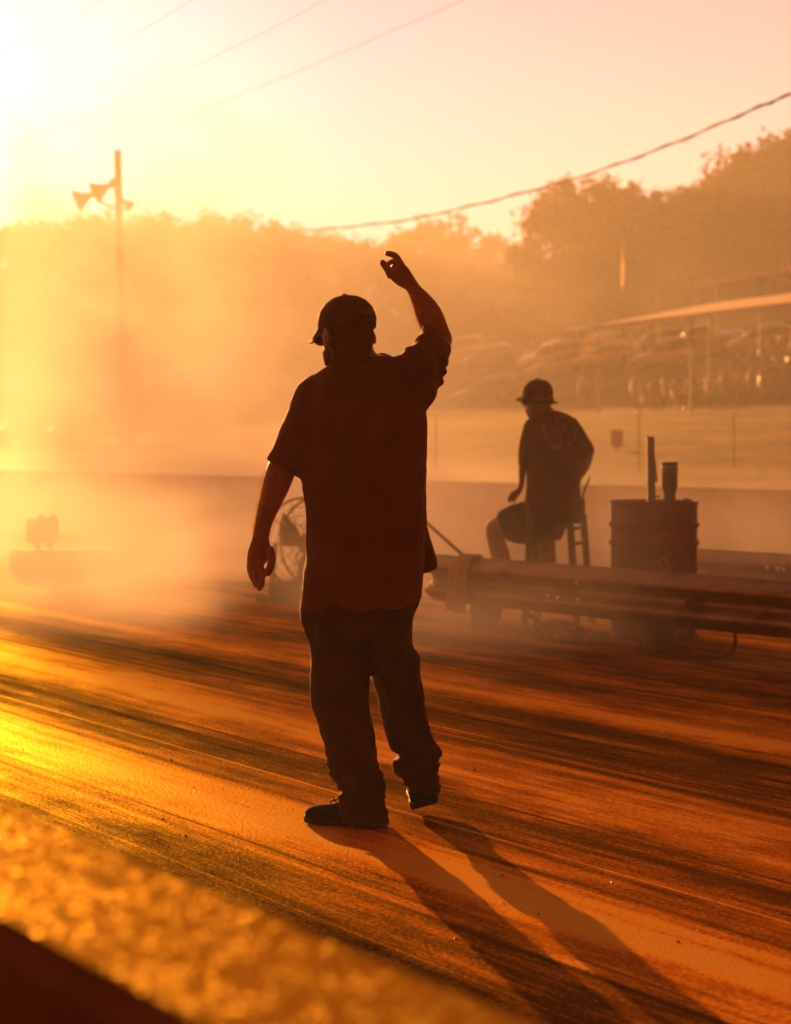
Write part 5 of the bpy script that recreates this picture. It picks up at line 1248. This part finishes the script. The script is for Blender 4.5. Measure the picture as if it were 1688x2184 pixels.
for i, (px_, yt, Y) in enumerate(TL):
    k = (i * 7 + 3) % 5
    lb = f'{ktype[k]} on the skyline, {lab_s[SKY.index(i)]}' if i < 40 else f'lower {ktype[k]} under the skyline, {lab_l[LOW.index(i)]}'
    tree(px_, yt, Y, k, lb, 1.0 + .25 * ((i * 13) % 5) / 5)
tree(985, 450, 330, 5, 'thin nearly bare tree showing sky through its crown right of the raised hand')

M['shrub'] = M['leaf']
def shrub_mesh(seed):
    r_ = random.Random(seed); vs_, fs = [], []
    for k in range(1500):
        a = r_.uniform(0, 6.28); rr_ = r_.random() ** .5; z = r_.random() ** .8 * (1 - rr_ * rr_ * .75) * (.75 + .35 * noise.noise(Vector((math.cos(a) * 2, math.sin(a) * 2, seed))))
        c = Vector((math.cos(a) * rr_ * 2.6, math.sin(a) * rr_ * 1.6, max(.05, z * 2.6))); s_ = r_.uniform(.08, .2)
        u_ = Vector((r_.gauss(0, 1), r_.gauss(0, 1), r_.gauss(0, 1))).normalized(); w_ = u_.orthogonal().normalized(); b = len(vs_)
        vs_ += [c - u_ * s_, c + w_ * s_ * .6, c + u_ * s_, c - w_ * s_ * .6]; fs.append((b, b + 1, b + 2, b + 3))
    mb = MB(); mb.add(vs_, fs); me = mb.mesh('shrub'); me.materials.append(M['shrub']); return me
sm_ = [shrub_mesh(k) for k in (3, 8)]
sx_ = list(range(1000, 1760, 44)); lab_h = place_labels(sx_)
for i, px_ in enumerate(sx_):
    Y = 196 + (i * 7) % 6; x = P(px_, 700, Y).x
    o = bpy.data.objects.new('shrub', sm_[i % 2]); COL.objects.link(o); o.location = (x, Y, tz(x, Y) - .1); k = 1.5 + .6 * ((i * 5) % 4) / 4
    o.scale = (k, k, k * 1.25); o.rotation_euler = (0, 0, i * 1.3)
    tag(o, f'undergrowth shrub below the right hand trees, {lab_h[i]}', 'shrub', 'undergrowth below the trees')
sx_ = list(range(-20, 1000, 52)); lab_h = place_labels(sx_)
for i, px_ in enumerate(sx_):
    Y = 292 + (i * 7) % 8; x = P(px_, 700, Y).x
    o = bpy.data.objects.new('shrub', sm_[i % 2]); COL.objects.link(o); o.location = (x, Y, tz(x, Y) - .1); k = 2.3 + .5 * ((i * 5) % 4) / 4
    o.scale = (k, k, k * 1.2); o.rotation_euler = (0, 0, i * 1.3)
    tag(o, f'distant hazy undergrowth shrub below the far trees, {lab_h[i]}', 'shrub', 'undergrowth below the trees')
